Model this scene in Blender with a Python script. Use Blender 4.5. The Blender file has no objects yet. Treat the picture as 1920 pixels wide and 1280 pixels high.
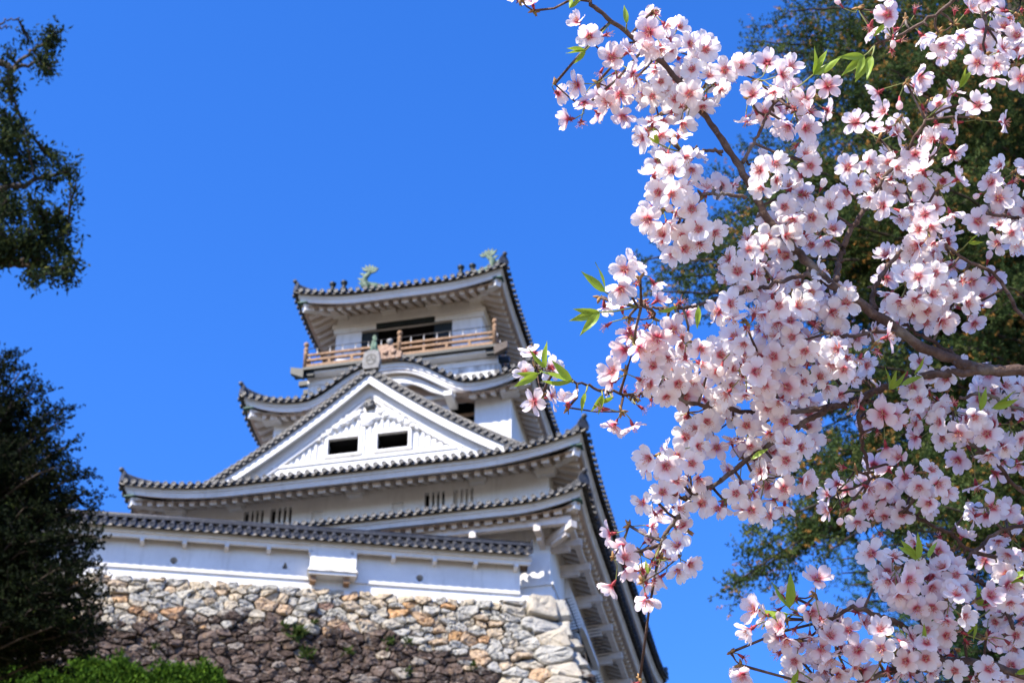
import bpy, math, random
import numpy as np
from math import sin, cos, pi, radians, sqrt, tan, atan2
from mathutils import Vector, Matrix, Quaternion
random.seed(7); rng = np.random.default_rng(7)
S = bpy.context.scene
COL = S.collection

# ------------------------------------------------------------------ camera, sky, sun
PITCH = radians(36); FPX = 3400.0; CAMZ = 1.6
cam_d = bpy.data.cameras.new('camera'); cam = bpy.data.objects.new('camera', cam_d); COL.objects.link(cam)
cam.location = (0, 0, CAMZ); cam.rotation_euler = (radians(90) + PITCH, 0, 0)
cam_d.sensor_width = 36; cam_d.lens = 36 * FPX / 1920; cam_d.clip_end = 5000; cam_d.clip_start = 0.05
cam_d.dof.use_dof = True; cam_d.dof.focus_distance = 2.3; cam_d.dof.aperture_fstop = 20
S.camera = cam
SUN_EL = radians(44); SUN_AZ = radians(-44)          # azimuth measured from -Y toward +X
sdir = Vector((sin(SUN_AZ) * cos(SUN_EL), -cos(SUN_AZ) * cos(SUN_EL), sin(SUN_EL)))
w = bpy.data.worlds.new('World'); S.world = w; w.use_nodes = True
nt = w.node_tree; nt.nodes.clear()
sky = nt.nodes.new('ShaderNodeTexSky'); sky.sky_type = 'NISHITA'; sky.sun_disc = False
sky.sun_elevation = SUN_EL; sky.sun_rotation = atan2(sdir.x, sdir.y)
sky.air_density = 1.0; sky.dust_density = 0.3; sky.ozone_density = 2.0
tint = nt.nodes.new('ShaderNodeMix'); tint.data_type = 'RGBA'; tint.blend_type = 'MULTIPLY'; tint.inputs[0].default_value = 1
tint.inputs[7].default_value = (0.84, 0.95, 1.42, 1)
hs = nt.nodes.new('ShaderNodeHueSaturation'); hs.inputs['Saturation'].default_value = 1.33
bg = nt.nodes.new('ShaderNodeBackground'); bg.inputs[1].default_value = 0.114
wo = nt.nodes.new('ShaderNodeOutputWorld')
nt.links.new(sky.outputs[0], hs.inputs['Color']); nt.links.new(hs.outputs[0], tint.inputs[6]); nt.links.new(tint.outputs[2], bg.inputs[0]); nt.links.new(bg.outputs[0], wo.inputs[0])
sun_d = bpy.data.lights.new('sun', 'SUN'); sun = bpy.data.objects.new('sun', sun_d); COL.objects.link(sun)
sun_d.energy = 4.8; sun_d.angle = radians(0.53); sun_d.color = (1, 0.92, 0.81)
sun.rotation_euler = sdir.to_track_quat('Z', 'Y').to_euler(); sun.location = (-30, -30, 60)
S.view_settings.view_transform = 'Standard'; S.view_settings.look = 'None'
S.view_settings.exposure = 1.14; S.view_settings.gamma = 1
S.cycles.max_bounces = 12; S.cycles.diffuse_bounces = 6; S.cycles.transmission_bounces = 8; S.cycles.transparent_max_bounces = 4

# ------------------------------------------------------------------ helpers
def tag(o, label=None, cat=None, group=None, kind=None):
    if label: o['label'] = label
    if cat: o['category'] = cat
    if group: o['group'] = group
    if kind: o['kind'] = kind
    return o

def empty(name, loc, rz=0.0):
    o = bpy.data.objects.new(name, None); COL.objects.link(o)
    o.location = loc; o.rotation_euler = (0, 0, rz); o.empty_display_size = 0.3
    return o

def ray(px, py):
    a = (px - 960) / FPX; b = -(py - 640) / FPX
    return Vector((a, cos(PITCH) - b * sin(PITCH), sin(PITCH) + b * cos(PITCH)))
def at(px, py, depth):            # world point seen there, at a given depth along the view axis
    return Vector((0, 0, CAMZ)) + ray(px, py) * depth
def aty(px, py, Y):
    r = ray(px, py); return Vector((0, 0, CAMZ)) + r * (Y / r.y)

def V3(*a): return np.array(a, float)
def nrm(a):
    a = np.asarray(a, float); return a / (np.linalg.norm(a) + 1e-12)

class MB:
    def __init__(s): s.v = []; s.f = []; s.m = []; s.sm = []
    def add(s, vs, fs, m=0, sm=False):
        b = len(s.v); s.v.extend([tuple(map(float, p)) for p in vs])
        for f in fs:
            s.f.append([i + b for i in f]); s.m.append(m); s.sm.append(sm)
    def quad(s, a, b, c, d, m=0): s.add([a, b, c, d], [(0, 1, 2, 3)], m)
    def box(s, x0, x1, y0, y1, z0, z1, m=0):
        s.add([(x0,y0,z0),(x1,y0,z0),(x1,y1,z0),(x0,y1,z0),(x0,y0,z1),(x1,y0,z1),(x1,y1,z1),(x0,y1,z1)],
              [(3,2,1,0),(4,5,6,7),(0,1,5,4),(1,2,6,5),(2,3,7,6),(3,0,4,7)], m)
    def beam(s, p0, p1, wd, h, m=0, up=(0, 0, 1), taper=1.0):
        p0 = np.array(p0, float); p1 = np.array(p1, float); d = nrm(p1 - p0); up = np.array(up, float)
        r = nrm(np.cross(d, up)); u = nrm(np.cross(r, d)); vs = []
        for p, k in ((p0, 1.0), (p1, taper)):
            for a, b in ((-1,-1),(1,-1),(1,1),(-1,1)): vs.append(p + r * a * wd / 2 * k + u * b * h / 2 * k)
        s.add(vs, [(3,2,1,0),(4,5,6,7),(0,1,5,4),(1,2,6,5),(2,3,7,6),(3,0,4,7)], m)
    def tube(s, pts, rad, n=8, m=0, caps=True, sm=True):
        pts = [np.array(p, float) for p in pts]
        if not hasattr(rad, '__len__'): rad = [rad] * len(pts)
        vs = []; ref = np.array([0.31, 0.17, 0.93])
        for i, p in enumerate(pts):
            d = nrm(pts[min(i + 1, len(pts) - 1)] - pts[max(i - 1, 0)])
            a = np.cross(d, ref)
            if np.linalg.norm(a) < 1e-3: a = np.cross(d, np.array([1.0, 0, 0]))
            a = nrm(a); b = np.cross(d, a)
            for k in range(n):
                t = 2 * pi * k / n; vs.append(p + (a * cos(t) + b * sin(t)) * rad[i])
        fs = []
        for i in range(len(pts) - 1):
            for k in range(n):
                fs.append((i*n+k, i*n+(k+1)%n, (i+1)*n+(k+1)%n, (i+1)*n+k))
        if caps:
            fs.append(tuple(range(n))[::-1]); fs.append(tuple((len(pts)-1)*n + k for k in range(n)))
        s.add(vs, fs, m, sm)
    def lathe(s, base, prof, n=12, m=0, axis=(0, 0, 1)):
        ax = nrm(axis); base = np.array(base, float)
        s.tube([base + ax * z for z, r in prof], [max(r, 1e-4) for z, r in prof], n, m)
    def prism(s, poly, off, m=0):      # poly: list of 3-D points (planar), off: extrusion vector
        n = len(poly); off = np.array(off, float)
        vs = [np.array(p, float) for p in poly] + [np.array(p, float) + off for p in poly]
        fs = [tuple(range(n)), tuple(range(2*n-1, n-1, -1))] + [(i, i+n, (i+1)%n+n, (i+1)%n) for i in range(n)]
        s.add(vs, fs, m)
    def build(s, name, mats, parent=None, loc=None, attr=None, recalc=True):
        me = bpy.data.meshes.new(name); me.from_pydata(s.v, [], s.f)
        if not isinstance(mats, (list, tuple)): mats = [mats]
        for m in mats: me.materials.append(m)
        me.polygons.foreach_set('material_index', s.m); me.polygons.foreach_set('use_smooth', s.sm)
        if attr:
            for k, val in attr.items():
                a = me.attributes.new(k, 'FLOAT', 'POINT'); a.data.foreach_set('value', val)
        if recalc:
            import bmesh
            bm = bmesh.new(); bm.from_mesh(me); bmesh.ops.recalc_face_normals(bm, faces=bm.faces); bm.to_mesh(me); bm.free()
        me.update()
        o = bpy.data.objects.new(name, me); COL.objects.link(o)
        if parent: o.parent = parent
        if loc is not None: o.location = loc
        return o

def np_mesh(name, verts, faces, mats, parent=None, attr=None, smooth=False, mi=None):
    """verts (N,3), faces (M,k) arrays"""
    me = bpy.data.meshes.new(name); verts = np.asarray(verts, np.float32); faces = np.asarray(faces, np.int32)
    k = faces.shape[1]
    me.vertices.add(len(verts)); me.vertices.foreach_set('co', verts.ravel())
    me.loops.add(faces.size); me.loops.foreach_set('vertex_index', faces.ravel())
    me.polygons.add(len(faces)); me.polygons.foreach_set('loop_start', np.arange(0, faces.size, k, dtype=np.int32))
    me.polygons.foreach_set('loop_total', np.full(len(faces), k, np.int32))
    if smooth: me.polygons.foreach_set('use_smooth', np.ones(len(faces), bool))
    for m in (mats if isinstance(mats, (list, tuple)) else [mats]): me.materials.append(m)
    if mi is not None: me.polygons.foreach_set('material_index', np.asarray(mi, np.int32))
    if attr:
        for kk, val in attr.items():
            a = me.attributes.new(kk, 'FLOAT', 'POINT'); a.data.foreach_set('value', np.asarray(val, np.float32))
    me.update(calc_edges=True); me.validate()
    o = bpy.data.objects.new(name, me); COL.objects.link(o)
    if parent: o.parent = parent
    return o

# ------------------------------------------------------------------ materials
class Mat:
    def __init__(s, name, rough=0.8, spec=0.3):
        s.m = bpy.data.materials.new(name); s.m.use_nodes = True; s.nt = s.m.node_tree
        s.b = s.nt.nodes['Principled BSDF']; s.b.inputs['Roughness'].default_value = rough
        s.b.inputs['Specular IOR Level'].default_value = spec
        s.co = s.n('ShaderNodeTexCoord')
    def n(s, t, **kw):
        x = s.nt.nodes.new(t)
        for k, v in kw.items(): setattr(x, k, v)
        return x
    def l(s, a, b): s.nt.links.new(a, b)
    def noise(s, scale, detail=4, rough=0.6, coord='Object', stretch=None):
        t = s.n('ShaderNodeTexNoise'); t.inputs['Scale'].default_value = scale
        t.inputs['Detail'].default_value = detail; t.inputs['Roughness'].default_value = rough
        src = s.co.outputs[coord]
        if stretch:
            mp = s.n('ShaderNodeMapping'); mp.inputs['Scale'].default_value = stretch; s.l(src, mp.inputs[0]); src = mp.outputs[0]
        s.l(src, t.inputs['Vector']); return t.outputs['Fac']
    def ramp(s, fac, stops):
        r = s.n('ShaderNodeValToRGB'); e = r.color_ramp.elements
        while len(e) < len(stops): e.new(0.5)
        for i, (p, c) in enumerate(stops): e[i].position = p; e[i].color = (*c, 1)
        s.l(fac, r.inputs[0]); return r.outputs[0]
    def mix(s, fac, a, b, mode='MIX'):
        x = s.n('ShaderNodeMix'); x.data_type = 'RGBA'; x.blend_type = mode
        for v, i in ((fac, 0), (a, 6), (b, 7)):
            if isinstance(v, (int, float)): x.inputs[i].default_value = v
            elif isinstance(v, tuple): x.inputs[i].default_value = (*v, 1)
            else: s.l(v, x.inputs[i])
        return x.outputs[2]
    def math(s, op, a, b=0.0):
        x = s.n('ShaderNodeMath'); x.operation = op
        for v, i in ((a, 0), (b, 1)):
            if isinstance(v, (int, float)): x.inputs[i].default_value = v
            else: s.l(v, x.inputs[i])
        return x.outputs[0]
    def attr(s, name):
        a = s.n('ShaderNodeAttribute'); a.attribute_name = name; return a.outputs['Fac']
    def color(s, c):
        if isinstance(c, tuple): s.b.inputs['Base Color'].default_value = (*c, 1)
        else: s.l(c, s.b.inputs['Base Color'])
        return s
    def bump(s, h, strength=0.3, dist=0.02):
        b = s.n('ShaderNodeBump'); b.inputs['Strength'].default_value = strength; b.inputs['Distance'].default_value = dist
        s.l(h, b.inputs['Height']); s.l(b.outputs[0], s.b.inputs['Normal']); return s
    def translucent(s, fac, col):
        t = s.n('ShaderNodeBsdfTranslucent'); mx = s.n('ShaderNodeMixShader'); out = s.nt.nodes['Material Output']
        if isinstance(col, tuple): t.inputs[0].default_value = (*col, 1)
        else: s.l(col, t.inputs[0])
        mx.inputs[0].default_value = fac
        s.l(s.b.outputs[0], mx.inputs[1]); s.l(t.outputs[0], mx.inputs[2]); s.l(mx.outputs[0], out.inputs[0]); return s

def simple(name, c, rough=0.8, var=0.25, scale=6, bump=0.15):
    m = Mat(name, rough); n = m.noise(scale)
    lo = tuple(x * (1 - var) for x in c); hi = tuple(min(1, x * (1 + var)) for x in c)
    m.color(m.ramp(n, [(0.3, lo), (0.7, hi)]))
    if bump: m.bump(n, bump)
    return m.m

def mk_plaster():
    m = Mat('white_plaster', 0.85, 0.2)
    a = m.noise(0.9, 5, 0.65); st = m.noise(3.0, 4, 0.7, stretch=(1, 1, 0.18))
    c = m.ramp(a, [(0.3, (0.63, 0.62, 0.60)), (0.65, (0.74, 0.735, 0.715))])
    k = m.ramp(st, [(0.54, (0, 0, 0)), (0.80, (0.5, 0.5, 0.5))])
    m.color(m.mix(k, c, (0.40, 0.385, 0.35))); m.bump(m.noise(14, 4), 0.12, 0.01); return m.m
PLASTER = mk_plaster()
def mk_weathered():
    m = Mat('weathered_plaster', 0.9, 0.2)
    st = m.noise(2.2, 6, 0.7, stretch=(1.4, 1.4, 0.35))
    m.color(m.ramp(st, [(0.35, (0.30, 0.29, 0.27)), (0.5, (0.58, 0.57, 0.54)), (0.62, (0.78, 0.77, 0.74))])); return m.m
WEATH = mk_weathered()
SOFF = simple('warm_beige_boards', (0.46, 0.37, 0.31), 0.9, 0.15, 3, 0.1)  # warmer and darker than the wall plaster
RAFT = simple('pale_beige_rafter', (0.60, 0.545, 0.49), 0.88, 0.12, 3, 0.1)  # tone between the soffit boards and the wall plaster
def mk_tile():
    m = Mat('grey_roof_tile', 0.55, 0.4)
    a = m.noise(2.6, 5, 0.7); b = m.noise(11, 3, 0.7); d = m.noise(24, 2)
    c = m.ramp(a, [(0.3, (0.020, 0.021, 0.024)), (0.55, (0.048, 0.049, 0.052)), (0.75, (0.095, 0.092, 0.086))])
    k = m.ramp(b, [(0.58, (0, 0, 0)), (0.68, (0.65, 0.65, 0.65))])
    m.color(m.mix(k, c, (0.30, 0.28, 0.25))); m.bump(d, 0.3); return m.m
TILE = mk_tile()
def mk_tile_pale():
    m = Mat('lichened_ridge_tile', 0.8, 0.3)
    a = m.noise(4, 5, 0.7)
    m.color(m.ramp(a, [(0.3, (0.05, 0.05, 0.05)), (0.5, (0.15, 0.14, 0.125)), (0.7, (0.36, 0.33, 0.28))])); m.bump(a, 0.3); return m.m
TILEP = mk_tile_pale()
DARK = simple('dark_interior', (0.006, 0.006, 0.007), 0.9, 0.2)
BLACKWOOD = simple('black_lacquered_wood', (0.012, 0.017, 0.017), 0.5, 0.3)
WOOD = simple('weathered_brown_wood', (0.26, 0.16, 0.092), 0.8, 0.4, 9)
BEAM = simple('grey_brown_beam', (0.10, 0.08, 0.065), 0.8, 0.3)
COPPER = simple('verdigris_copper', (0.085, 0.13, 0.085), 0.6, 0.6, 7)
COPPERD = simple('dark_green_copper', (0.04, 0.10, 0.08), 0.6, 0.3)
IRON = simple('dark_iron', (0.03, 0.027, 0.026), 0.6, 0.3)
STEEL = simple('galvanised_steel', (0.35, 0.35, 0.36), 0.45, 0.2)
STONEGREY = simple('carved_grey_tile', (0.20, 0.195, 0.185), 0.8, 0.3, 8)
CLAY = simple('brown_clay_tile', (0.30, 0.20, 0.14), 0.8, 0.35, 8)

# ------------------------------------------------------------------ castle frame (u right, v away, z up)
YAW = radians(11.9)
O = V3(1.285, 54.106, 31.847)            # foot of the right front corner, local z = 0 about mid ground storey
BASEZ = -1.75
keep = empty('castle_keep', (O[0], O[1], O[2] + BASEZ), -YAW)
tag(keep, 'white castle tower with grey tiled roofs, big gable and railed top balcony', 'castle')
OFF = (0, 0, -BASEZ)
def kb(mb, name, mats, parent=None, **kw):   # build a part of the keep
    if parent is None: return mb.build(name, mats, keep, OFF, **kw)
    return mb.build(name, mats, parent, **kw)

def wall_open(mb, u0, u1, z0, z1, v, opens, th=0.22, m=0, mr=0):
    """front wall (faces -v) with rectangular openings and their reveals"""
    us = sorted({u0, u1, *[o[0] for o in opens], *[o[1] for o in opens]})
    zs = sorted({z0, z1, *[o[2] for o in opens], *[o[3] for o in opens]})
    for i in range(len(us) - 1):
        for j in range(len(zs) - 1):
            cu = (us[i] + us[i+1]) / 2; cz = (zs[j] + zs[j+1]) / 2
            if any(o[0] < cu < o[1] and o[2] < cz < o[3] for o in opens): continue
            mb.quad((us[i], v, zs[j]), (us[i+1], v, zs[j]), (us[i+1], v, zs[j+1]), (us[i], v, zs[j+1]), m)
    for a, b, c, d in opens:
        mb.quad((a, v, c), (a, v + th, c), (a, v + th, d), (a, v, d), mr); mb.quad((b, v, c), (b, v, d), (b, v + th, d), (b, v + th, c), mr)
        mb.quad((a, v, d), (a, v + th, d), (b, v + th, d), (b, v, d), mr); mb.quad((a, v, c), (b, v, c), (b, v + th, c), (a, v + th, c), mr)

def other_walls(mb, u0, u1, v0, v1, z0, z1, m=0):
    mb.quad((u1, v0, z0), (u1, v1, z0), (u1, v1, z1), (u1, v0, z1), m)
    mb.quad((u0, v0, z0), (u0, v0, z1), (u0, v1, z1), (u0, v1, z0), m)
    mb.quad((u0, v1, z0), (u0, v1, z1), (u1, v1, z1), (u1, v1, z0), m)

class Roof:
    """eave rectangle, lifted corners, concave slope"""
    def __init__(s, u0, u1, v0, v1, ze, lift, ld, ha, hb, W, wl=2.5, bump=None, sideW=None, gable_v=None):
        s.__dict__.update(locals()); del s.__dict__['s']
        cu = (u0 + u1) / 2; cv = (v0 + v1) / 2
        s.sides = {'front': ((cu, v0), (1, 0), (0, 1), (u1 - u0) / 2), 'right': ((u1, cv), (0, 1), (-1, 0), (v1 - v0) / 2),
                   'back': ((cu, v1), (-1, 0), (0, -1), (u1 - u0) / 2), 'left': ((u0, cv), (0, -1), (1, 0), (v1 - v0) / 2)}
    def zb(s, side, sv, w=0.0):
        L = s.sides[side][3]; d = L - abs(sv)
        z = s.ze + s.lift * max(0, 1 - max(d, 0) / s.ld) ** 2 * max(0, 1 - w / s.wl)
        if s.bump and side in ('front', 'back'): z += s.bump(sv) * max(0, 1 - w / (s.W + 0.3))
        return z
    def h(s, w): return s.ha * w + s.hb * w * w
    def pt(s, side, sv, w, z):
        c, t, n, L = s.sides[side]
        return V3(c[0] + t[0] * sv + n[0] * w, c[1] + t[1] * sv + n[1] * w, z)
    def surf(s, side, sv, w, dz=0.0): return s.pt(side, sv, w, s.zb(side, sv, w) + s.h(w) + dz)
    def wmax(s, side, sv):
        L = s.sides[side][3]; d = L - abs(sv)
        g = s.gable_v
        if g and g[0] == 'front' and side in ('front', 'back') and d > g[1]: return g[2]
        if g and g[0] == 'side' and side in ('left', 'right') and d > g[1]: return s.sideW
        return max(0.0, min(s.W, d))
    def tiles(s, sides=('front', 'right', 'left', 'back'), sp=0.31, r=0.082):
        mb = MB()
        for side in sides:
            c, t, n, L = s.sides[side]; N = int((2 * L - 0.1) / sp); t3 = V3(t[0], t[1], 0); n3 = V3(n[0], n[1], 0)
            ss = [(i - (N - 1) / 2) * sp for i in range(N)]
            for sv in ss:
                wm = s.wmax(side, sv)
                if wm < 0.05: continue
                k = max(2, int(wm / 0.55) + 2); ring = []
                for i in range(k):
                    ww = -0.07 + (wm + 0.07) * i / (k - 1); p = s.surf(side, sv, max(ww, 0), 0) + n3 * min(ww, 0)
                    jit = 0.006 * sin(sv * 13.7 + i * 5.1)
                    for a in range(6):
                        th = -0.25 + (pi + 0.5) * a / 5
                        ring.append(p + t3 * cos(th) * r + V3(0, 0, sin(th) * r + 0.02 + jit))
                fs = [(i*6+a, i*6+a+1, (i+1)*6+a+1, (i+1)*6+a) for i in range(k - 1) for a in range(5)]
                mb.add(ring, fs, 0, True)
                p = s.surf(side, sv, 0) - n3 * 0.07 + V3(0, 0, 0.015); nn = 12; rr = r * 1.14
                d0 = [p + t3 * cos(2*pi*a/nn) * rr + V3(0, 0, sin(2*pi*a/nn) * rr) for a in range(nn)]
                d1 = [q - n3 * 0.05 for q in d0]; d2 = [p - n3 * 0.05 + (q - p) * 0.74 for q in d0]; d3 = [q + n3 * 0.018 for q in d2]
                mb.add(d0 + d1 + d2 + d3, [(a, (a+1)%nn, nn+(a+1)%nn, nn+a) for a in range(nn)] + [(nn+a, nn+(a+1)%nn, 2*nn+(a+1)%nn, 2*nn+a) for a in range(nn)]
                       + [(2*nn+a, 2*nn+(a+1)%nn, 3*nn+(a+1)%nn, 3*nn+a) for a in range(nn)] + [tuple(3*nn + a for a in range(nn))], 0)
            edges = [-L] + [sv for sv in ss] + [L]
            for i in range(len(edges) - 1):
                a, b = edges[i], edges[i+1]; wm = max(0.06, (s.wmax(side, a) + s.wmax(side, b)) / 2)
                k = max(2, int(wm / 0.6) + 2); g = []
                for j in range(k):
                    ww = wm * j / (k - 1)
                    for q, sag in ((0, 0), (0.25, .03), (0.5, .042), (0.75, .03), (1, 0)): g.append(s.surf(side, a + (b - a) * q, ww, -sag))
                fs = [(j*5+q, j*5+q+1, (j+1)*5+q+1, (j+1)*5+q) for j in range(k - 1) for q in range(4)]
                mb.add(g, fs, 0)
                lip = g[:5] + [q - n3 * .03 + V3(0, 0, -0.07) for q in g[:5]]
                mb.add(lip, [(q, q+1, q+6, q+5) for q in range(4)], 1)
        return mb
    def sweep(s, mb, side, prof, m=0, nseg=48, k0=-1, k1=1, zscale=None):
        c, t, n, L = s.sides[side]; np_ = len(prof); vs = []
        for i in range(nseg + 1):
            k = k0 + (k1 - k0) * i / nseg
            for w_, dz in prof:
                sv = k * (L - w_); zz = s.zb(side, k * L)
                if zscale: dz = dz * zscale(k * L)
                vs.append(s.pt(side, sv, w_, zz + dz))
        fs = [(i*np_+a, i*np_+(a+1)%np_, (i+1)*np_+(a+1)%np_, (i+1)*np_+a) for i in range(nseg) for a in range(np_)]
        fs += [tuple(range(np_)), tuple(nseg*np_ + a for a in range(np_))]
        mb.add(vs, fs, m)
    def fascia(s, sides, d=0.38, zscale=None):
        mb = MB()
        for side in sides:
            s.sweep(mb, side, [(0.16, -0.05), (0.16, -0.05 - d * 0.42), (0.25, -0.05 - d * 0.46), (0.25, -0.05)], 0, zscale=zscale)
            s.sweep(mb, side, [(0.22, -0.045 - d * 0.46), (0.22, -d * 0.78), (0.245, -d * 0.80), (0.245, -d), (0.36, -d), (0.36, -0.05 - d * 0.40)], 0, zscale=zscale)
        return mb
    def soff_z(s, side, sv, w, drop, slope): 
        L = s.sides[side][3]; d = L - abs(sv)
        return s.ze + s.lift * max(0, 1 - max(d, 0) / s.ld) ** 2 * max(0, 1 - w / s.wl) - drop + slope * w
    def soffit(s, sides, wall, drop=0.62, slope=0.50, skip=None):
        mb = MB()
        for side in sides:
            L = s.sides[side][3]; nseg = 60; ws = [0.28, wall * 0.4, wall * 0.7, wall + 0.15]; vs = []
            for i in range(nseg + 1):
                k = -1 + 2 * i / nseg
                for ww in ws:
                    sv = k * (L - ww); vs.append(s.pt(side, sv, ww, s.soff_z(side, sv, ww, drop, slope)))
            n = len(ws); fs = []
            for i in range(nseg):
                k = -1 + 2 * (i + .5) / nseg
                if skip and side == 'front' and abs(k * L) < skip: continue
                for a in range(n - 1): fs.append((i*n+a, i*n+a+1, (i+1)*n+a+1, (i+1)*n+a))
            mb.add(vs, fs, 0)
        return mb
    def rafters(s, side, wall, sp=0.40, big=5, drop=0.62, slope=0.50, skip=None, wd=0.18, ht=0.17, w0=0.42):
        L = s.sides[side][3]; N = int((2 * L - 0.7) / sp); out = []
        for i in range(N):
            sv = (i - (N - 1) / 2) * sp
            if skip and abs(sv) < skip: continue
            wm = min(wall + 0.05, L - abs(sv))
            if wm < w0 + 0.08: continue
            bw = wd * 1.5 if (big and i % big == 2) else wd
            a = s.pt(side, sv, w0, s.soff_z(side, sv, w0, drop, slope) - ht / 2 + 0.01)
            b = s.pt(side, sv, wm, s.soff_z(side, sv, wm, drop, slope) - ht / 2 + 0.01)
            mb = MB(); mb.beam(a, b, bw, ht); out.append(mb)
        return out
    def corner(s, su, sv_, inner):   # hip corner direction helper: su,sv_ in +-1
        cu = s.u1 if su > 0 else s.u0; cv = s.v1 if sv_ > 0 else s.v0
        return cu, cv
    def hip_beam(s, mb, su, sv_, wall, drop=0.58, slope=0.50, wd=0.26, ht=0.30):
        cu, cv = s.corner(su, sv_, 0)
        def P(w_):
            z = s.soff_z('front', s.sides['front'][3] - w_, w_, drop, slope)
            return V3(cu - su * w_, cv - sv_ * w_, z - ht / 2 + 0.02)
        mb.beam(P(0.36), P(wall + 0.1), wd, ht)
        return P(0.36)
    def hip_ridge(s, su, sv_, w1, w0=0.12, wd=0.26, ht=0.22):
        cu, cv = s.corner(su, sv_, 0); pts = []; n = 10
        for i in range(n + 1):
            w_ = w0 + (w1 - w0) * i / n; z = s.zb('front', s.sides['front'][3] - w_, w_) + s.h(w_)
            up = 0.10 * max(0, 1 - w_ / 1.0) ** 2
            pts.append(V3(cu - su * w_, cv - sv_ * w_, z + up))
        return pts

def ridge_mesh(pts, wd=0.26, ht=0.24, knob=True, endblock=True):
    mb = MB(); n = len(pts); vs = []
    for i, p in enumerate(pts):
        d = pts[min(i+1, n-1)] - pts[max(i-1, 0)]; r = nrm(np.cross(d, V3(0, 0, 1)))
        for a, z in ((-.5, -0.02), (-.56, ht*.45), (-.40, ht*.5), (-.40, ht), (-.2, ht + .09), (.2, ht + .09), (.40, ht), (.40, ht*.5), (.56, ht*.45), (.5, -0.02)):
            vs.append(p + r * a * wd + V3(0, 0, z))
    k = 10; fs = [(i*k+a, i*k+a+1, (i+1)*k+a+1, (i+1)*k+a) for i in range(n-1) for a in range(k-1)]
    fs += [tuple(range(k)), tuple((n-1)*k + a for a in range(k))]
    mb.add(vs, fs, 0)
    p = pts[0]; d = nrm(pts[0] - pts[1])
    if endblock:
        r = nrm(np.cross(d, V3(0, 0, 1)))
        poly = [p + d*0.02 + r*a*wd + V3(0, 0, z) for a, z in ((-.75, -.06), (-.9, .12), (-.62, .28), (-.3, ht + .16), (0, ht + .2), (.3, ht + .16), (.62, .28), (.9, .12), (.75, -.06))]
        mb.prism(poly, d * 0.08, 0)
    if knob:
        q = p + V3(0, 0, ht + 0.10) + d * 0.02
        dd = nrm(d * V3(1, 1, 0) + V3(0, 0, 0.75))
        mb.tube([q - dd * 0.15, q + dd * 0.06, q + dd * 0.12, q + dd * 0.2, q + dd * 0.25], [.07, .07, .095, .095, .03], 10, 0)
    return mb

# ------------------------------------------------------------------ keep: lower storeys
HW = 6.9; CU = -6.9; VB = 17.0
WIN = [(-11.16, -10.42, 2.15, 3.17), (-10.16, -9.36, 2.15, 3.17), (-4.47, -3.74, 2.15, 3.12), (-3.43, -2.70, 2.15, 3.12)]
PORT = [(-8.60, -8.19, 2.44, 2.86), (-5.65, -5.24, 2.42, 2.84)]
mb = MB(); wall_open(mb, -13.8, 0, BASEZ, 4.15, 0, WIN + PORT, 0.22); other_walls(mb, -13.8, 0, 0, VB, BASEZ, 4.15)
for a, b, c, d in PORT: mb.quad((a, .09, c), (b, .09, c), (b, .09, d), (a, .09, d))
lower = kb(mb, 'lower_wall', PLASTER)
for i, (a, b, c, d) in enumerate(WIN):
    m = MB(); m.box(a, b, 0.9, 0.95, c, d)
    m.box(a - .02, b + .02, .22, .9, c - .05, c - .01); m.box(a - .02, b + .02, .22, .9, d + .01, d + .05)
    m.box(a - .05, a - .01, .22, .9, c, d); m.box(b + .01, b + .05, .22, .9, c, d)
    wn = kb(m, 'window', DARK)
    if i == 3:
        m = MB(); m.box(a + .01, b - .01, .20, .24, c, d); kb(m, 'shutter', PLASTER, wn)
    for k in range(3):
        m = MB(); x = a + (b - a) * (k + 1) / 4 + 0.03; m.box(x - .048, x + .048, 0.04, 0.14, c, d); kb(m, 'lattice_bar', PLASTER, wn)
# base mouldings round the foot of the tower
m = MB()
for z0, z1, p in ((-1.75, -1.34, .16), (-1.34, -1.24, .10), (-1.24, -1.08, .05), (-1.08, -0.98, .13)):
    m.box(-13.8 - p, p, -p, 0.0 - .002, z0, z1); m.box(0.002, p, 0.0, 2.3, z0, z1)
kb(m, 'base_moulding', PLASTER)

ROOFS = {}
# ---- main roof
mr = Roof(-15.4, 1.6, -1.62, 18.62, 3.42, 0.58, 4.2, 0.45, 0.0245, 2.3, wl=2.6, sideW=8.5, gable_v=('side', 2.0))
mroof = kb(mr.tiles(), 'main_roof', [TILE, TILEP])
kb(mr.fascia(('front', 'right', 'left', 'back')), 'eave_board', PLASTER, mroof)
kb(mr.soffit(('front', 'right', 'left', 'back'), 1.6), 'soffit', SOFF, mroof)
def add_rafters(R, parent, wall, sides=('front', 'right'), rest=('left', 'back'), **kw):
    for sd in sides:
        for r_ in R.rafters(sd, wall, **kw): kb(r_, 'rafter', RAFT, parent)
    acc = MB()
    for sd in rest:
        for r_ in R.rafters(sd, wall, **kw): acc.add(r_.v, r_.f)
    kb(acc, 'rear_rafters', RAFT, parent)['kind'] = 'stuff'
add_rafters(mr, mroof, 1.6)
def corners(R, parent, wall, ridge_w, back=True):
    for su in (1, -1):
        for sv_ in ((-1, 1) if back else (-1,)):
            m = MB(); p = R.hip_beam(m, su, sv_, wall); kb(m, 'corner_beam', PLASTER, parent)
            m = MB(); m.box(p[0] - .2, p[0] + .2, p[1] - .2, p[1] + .2, p[2] + .155, p[2] + .20); kb(m, 'copper_cap', COPPERD, parent)
            kb(ridge_mesh(R.hip_ridge(su, sv_, ridge_w)), 'corner_ridge', [TILE], parent)
corners(mr, mroof, 1.6, 2.3)
m = MB()
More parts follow.
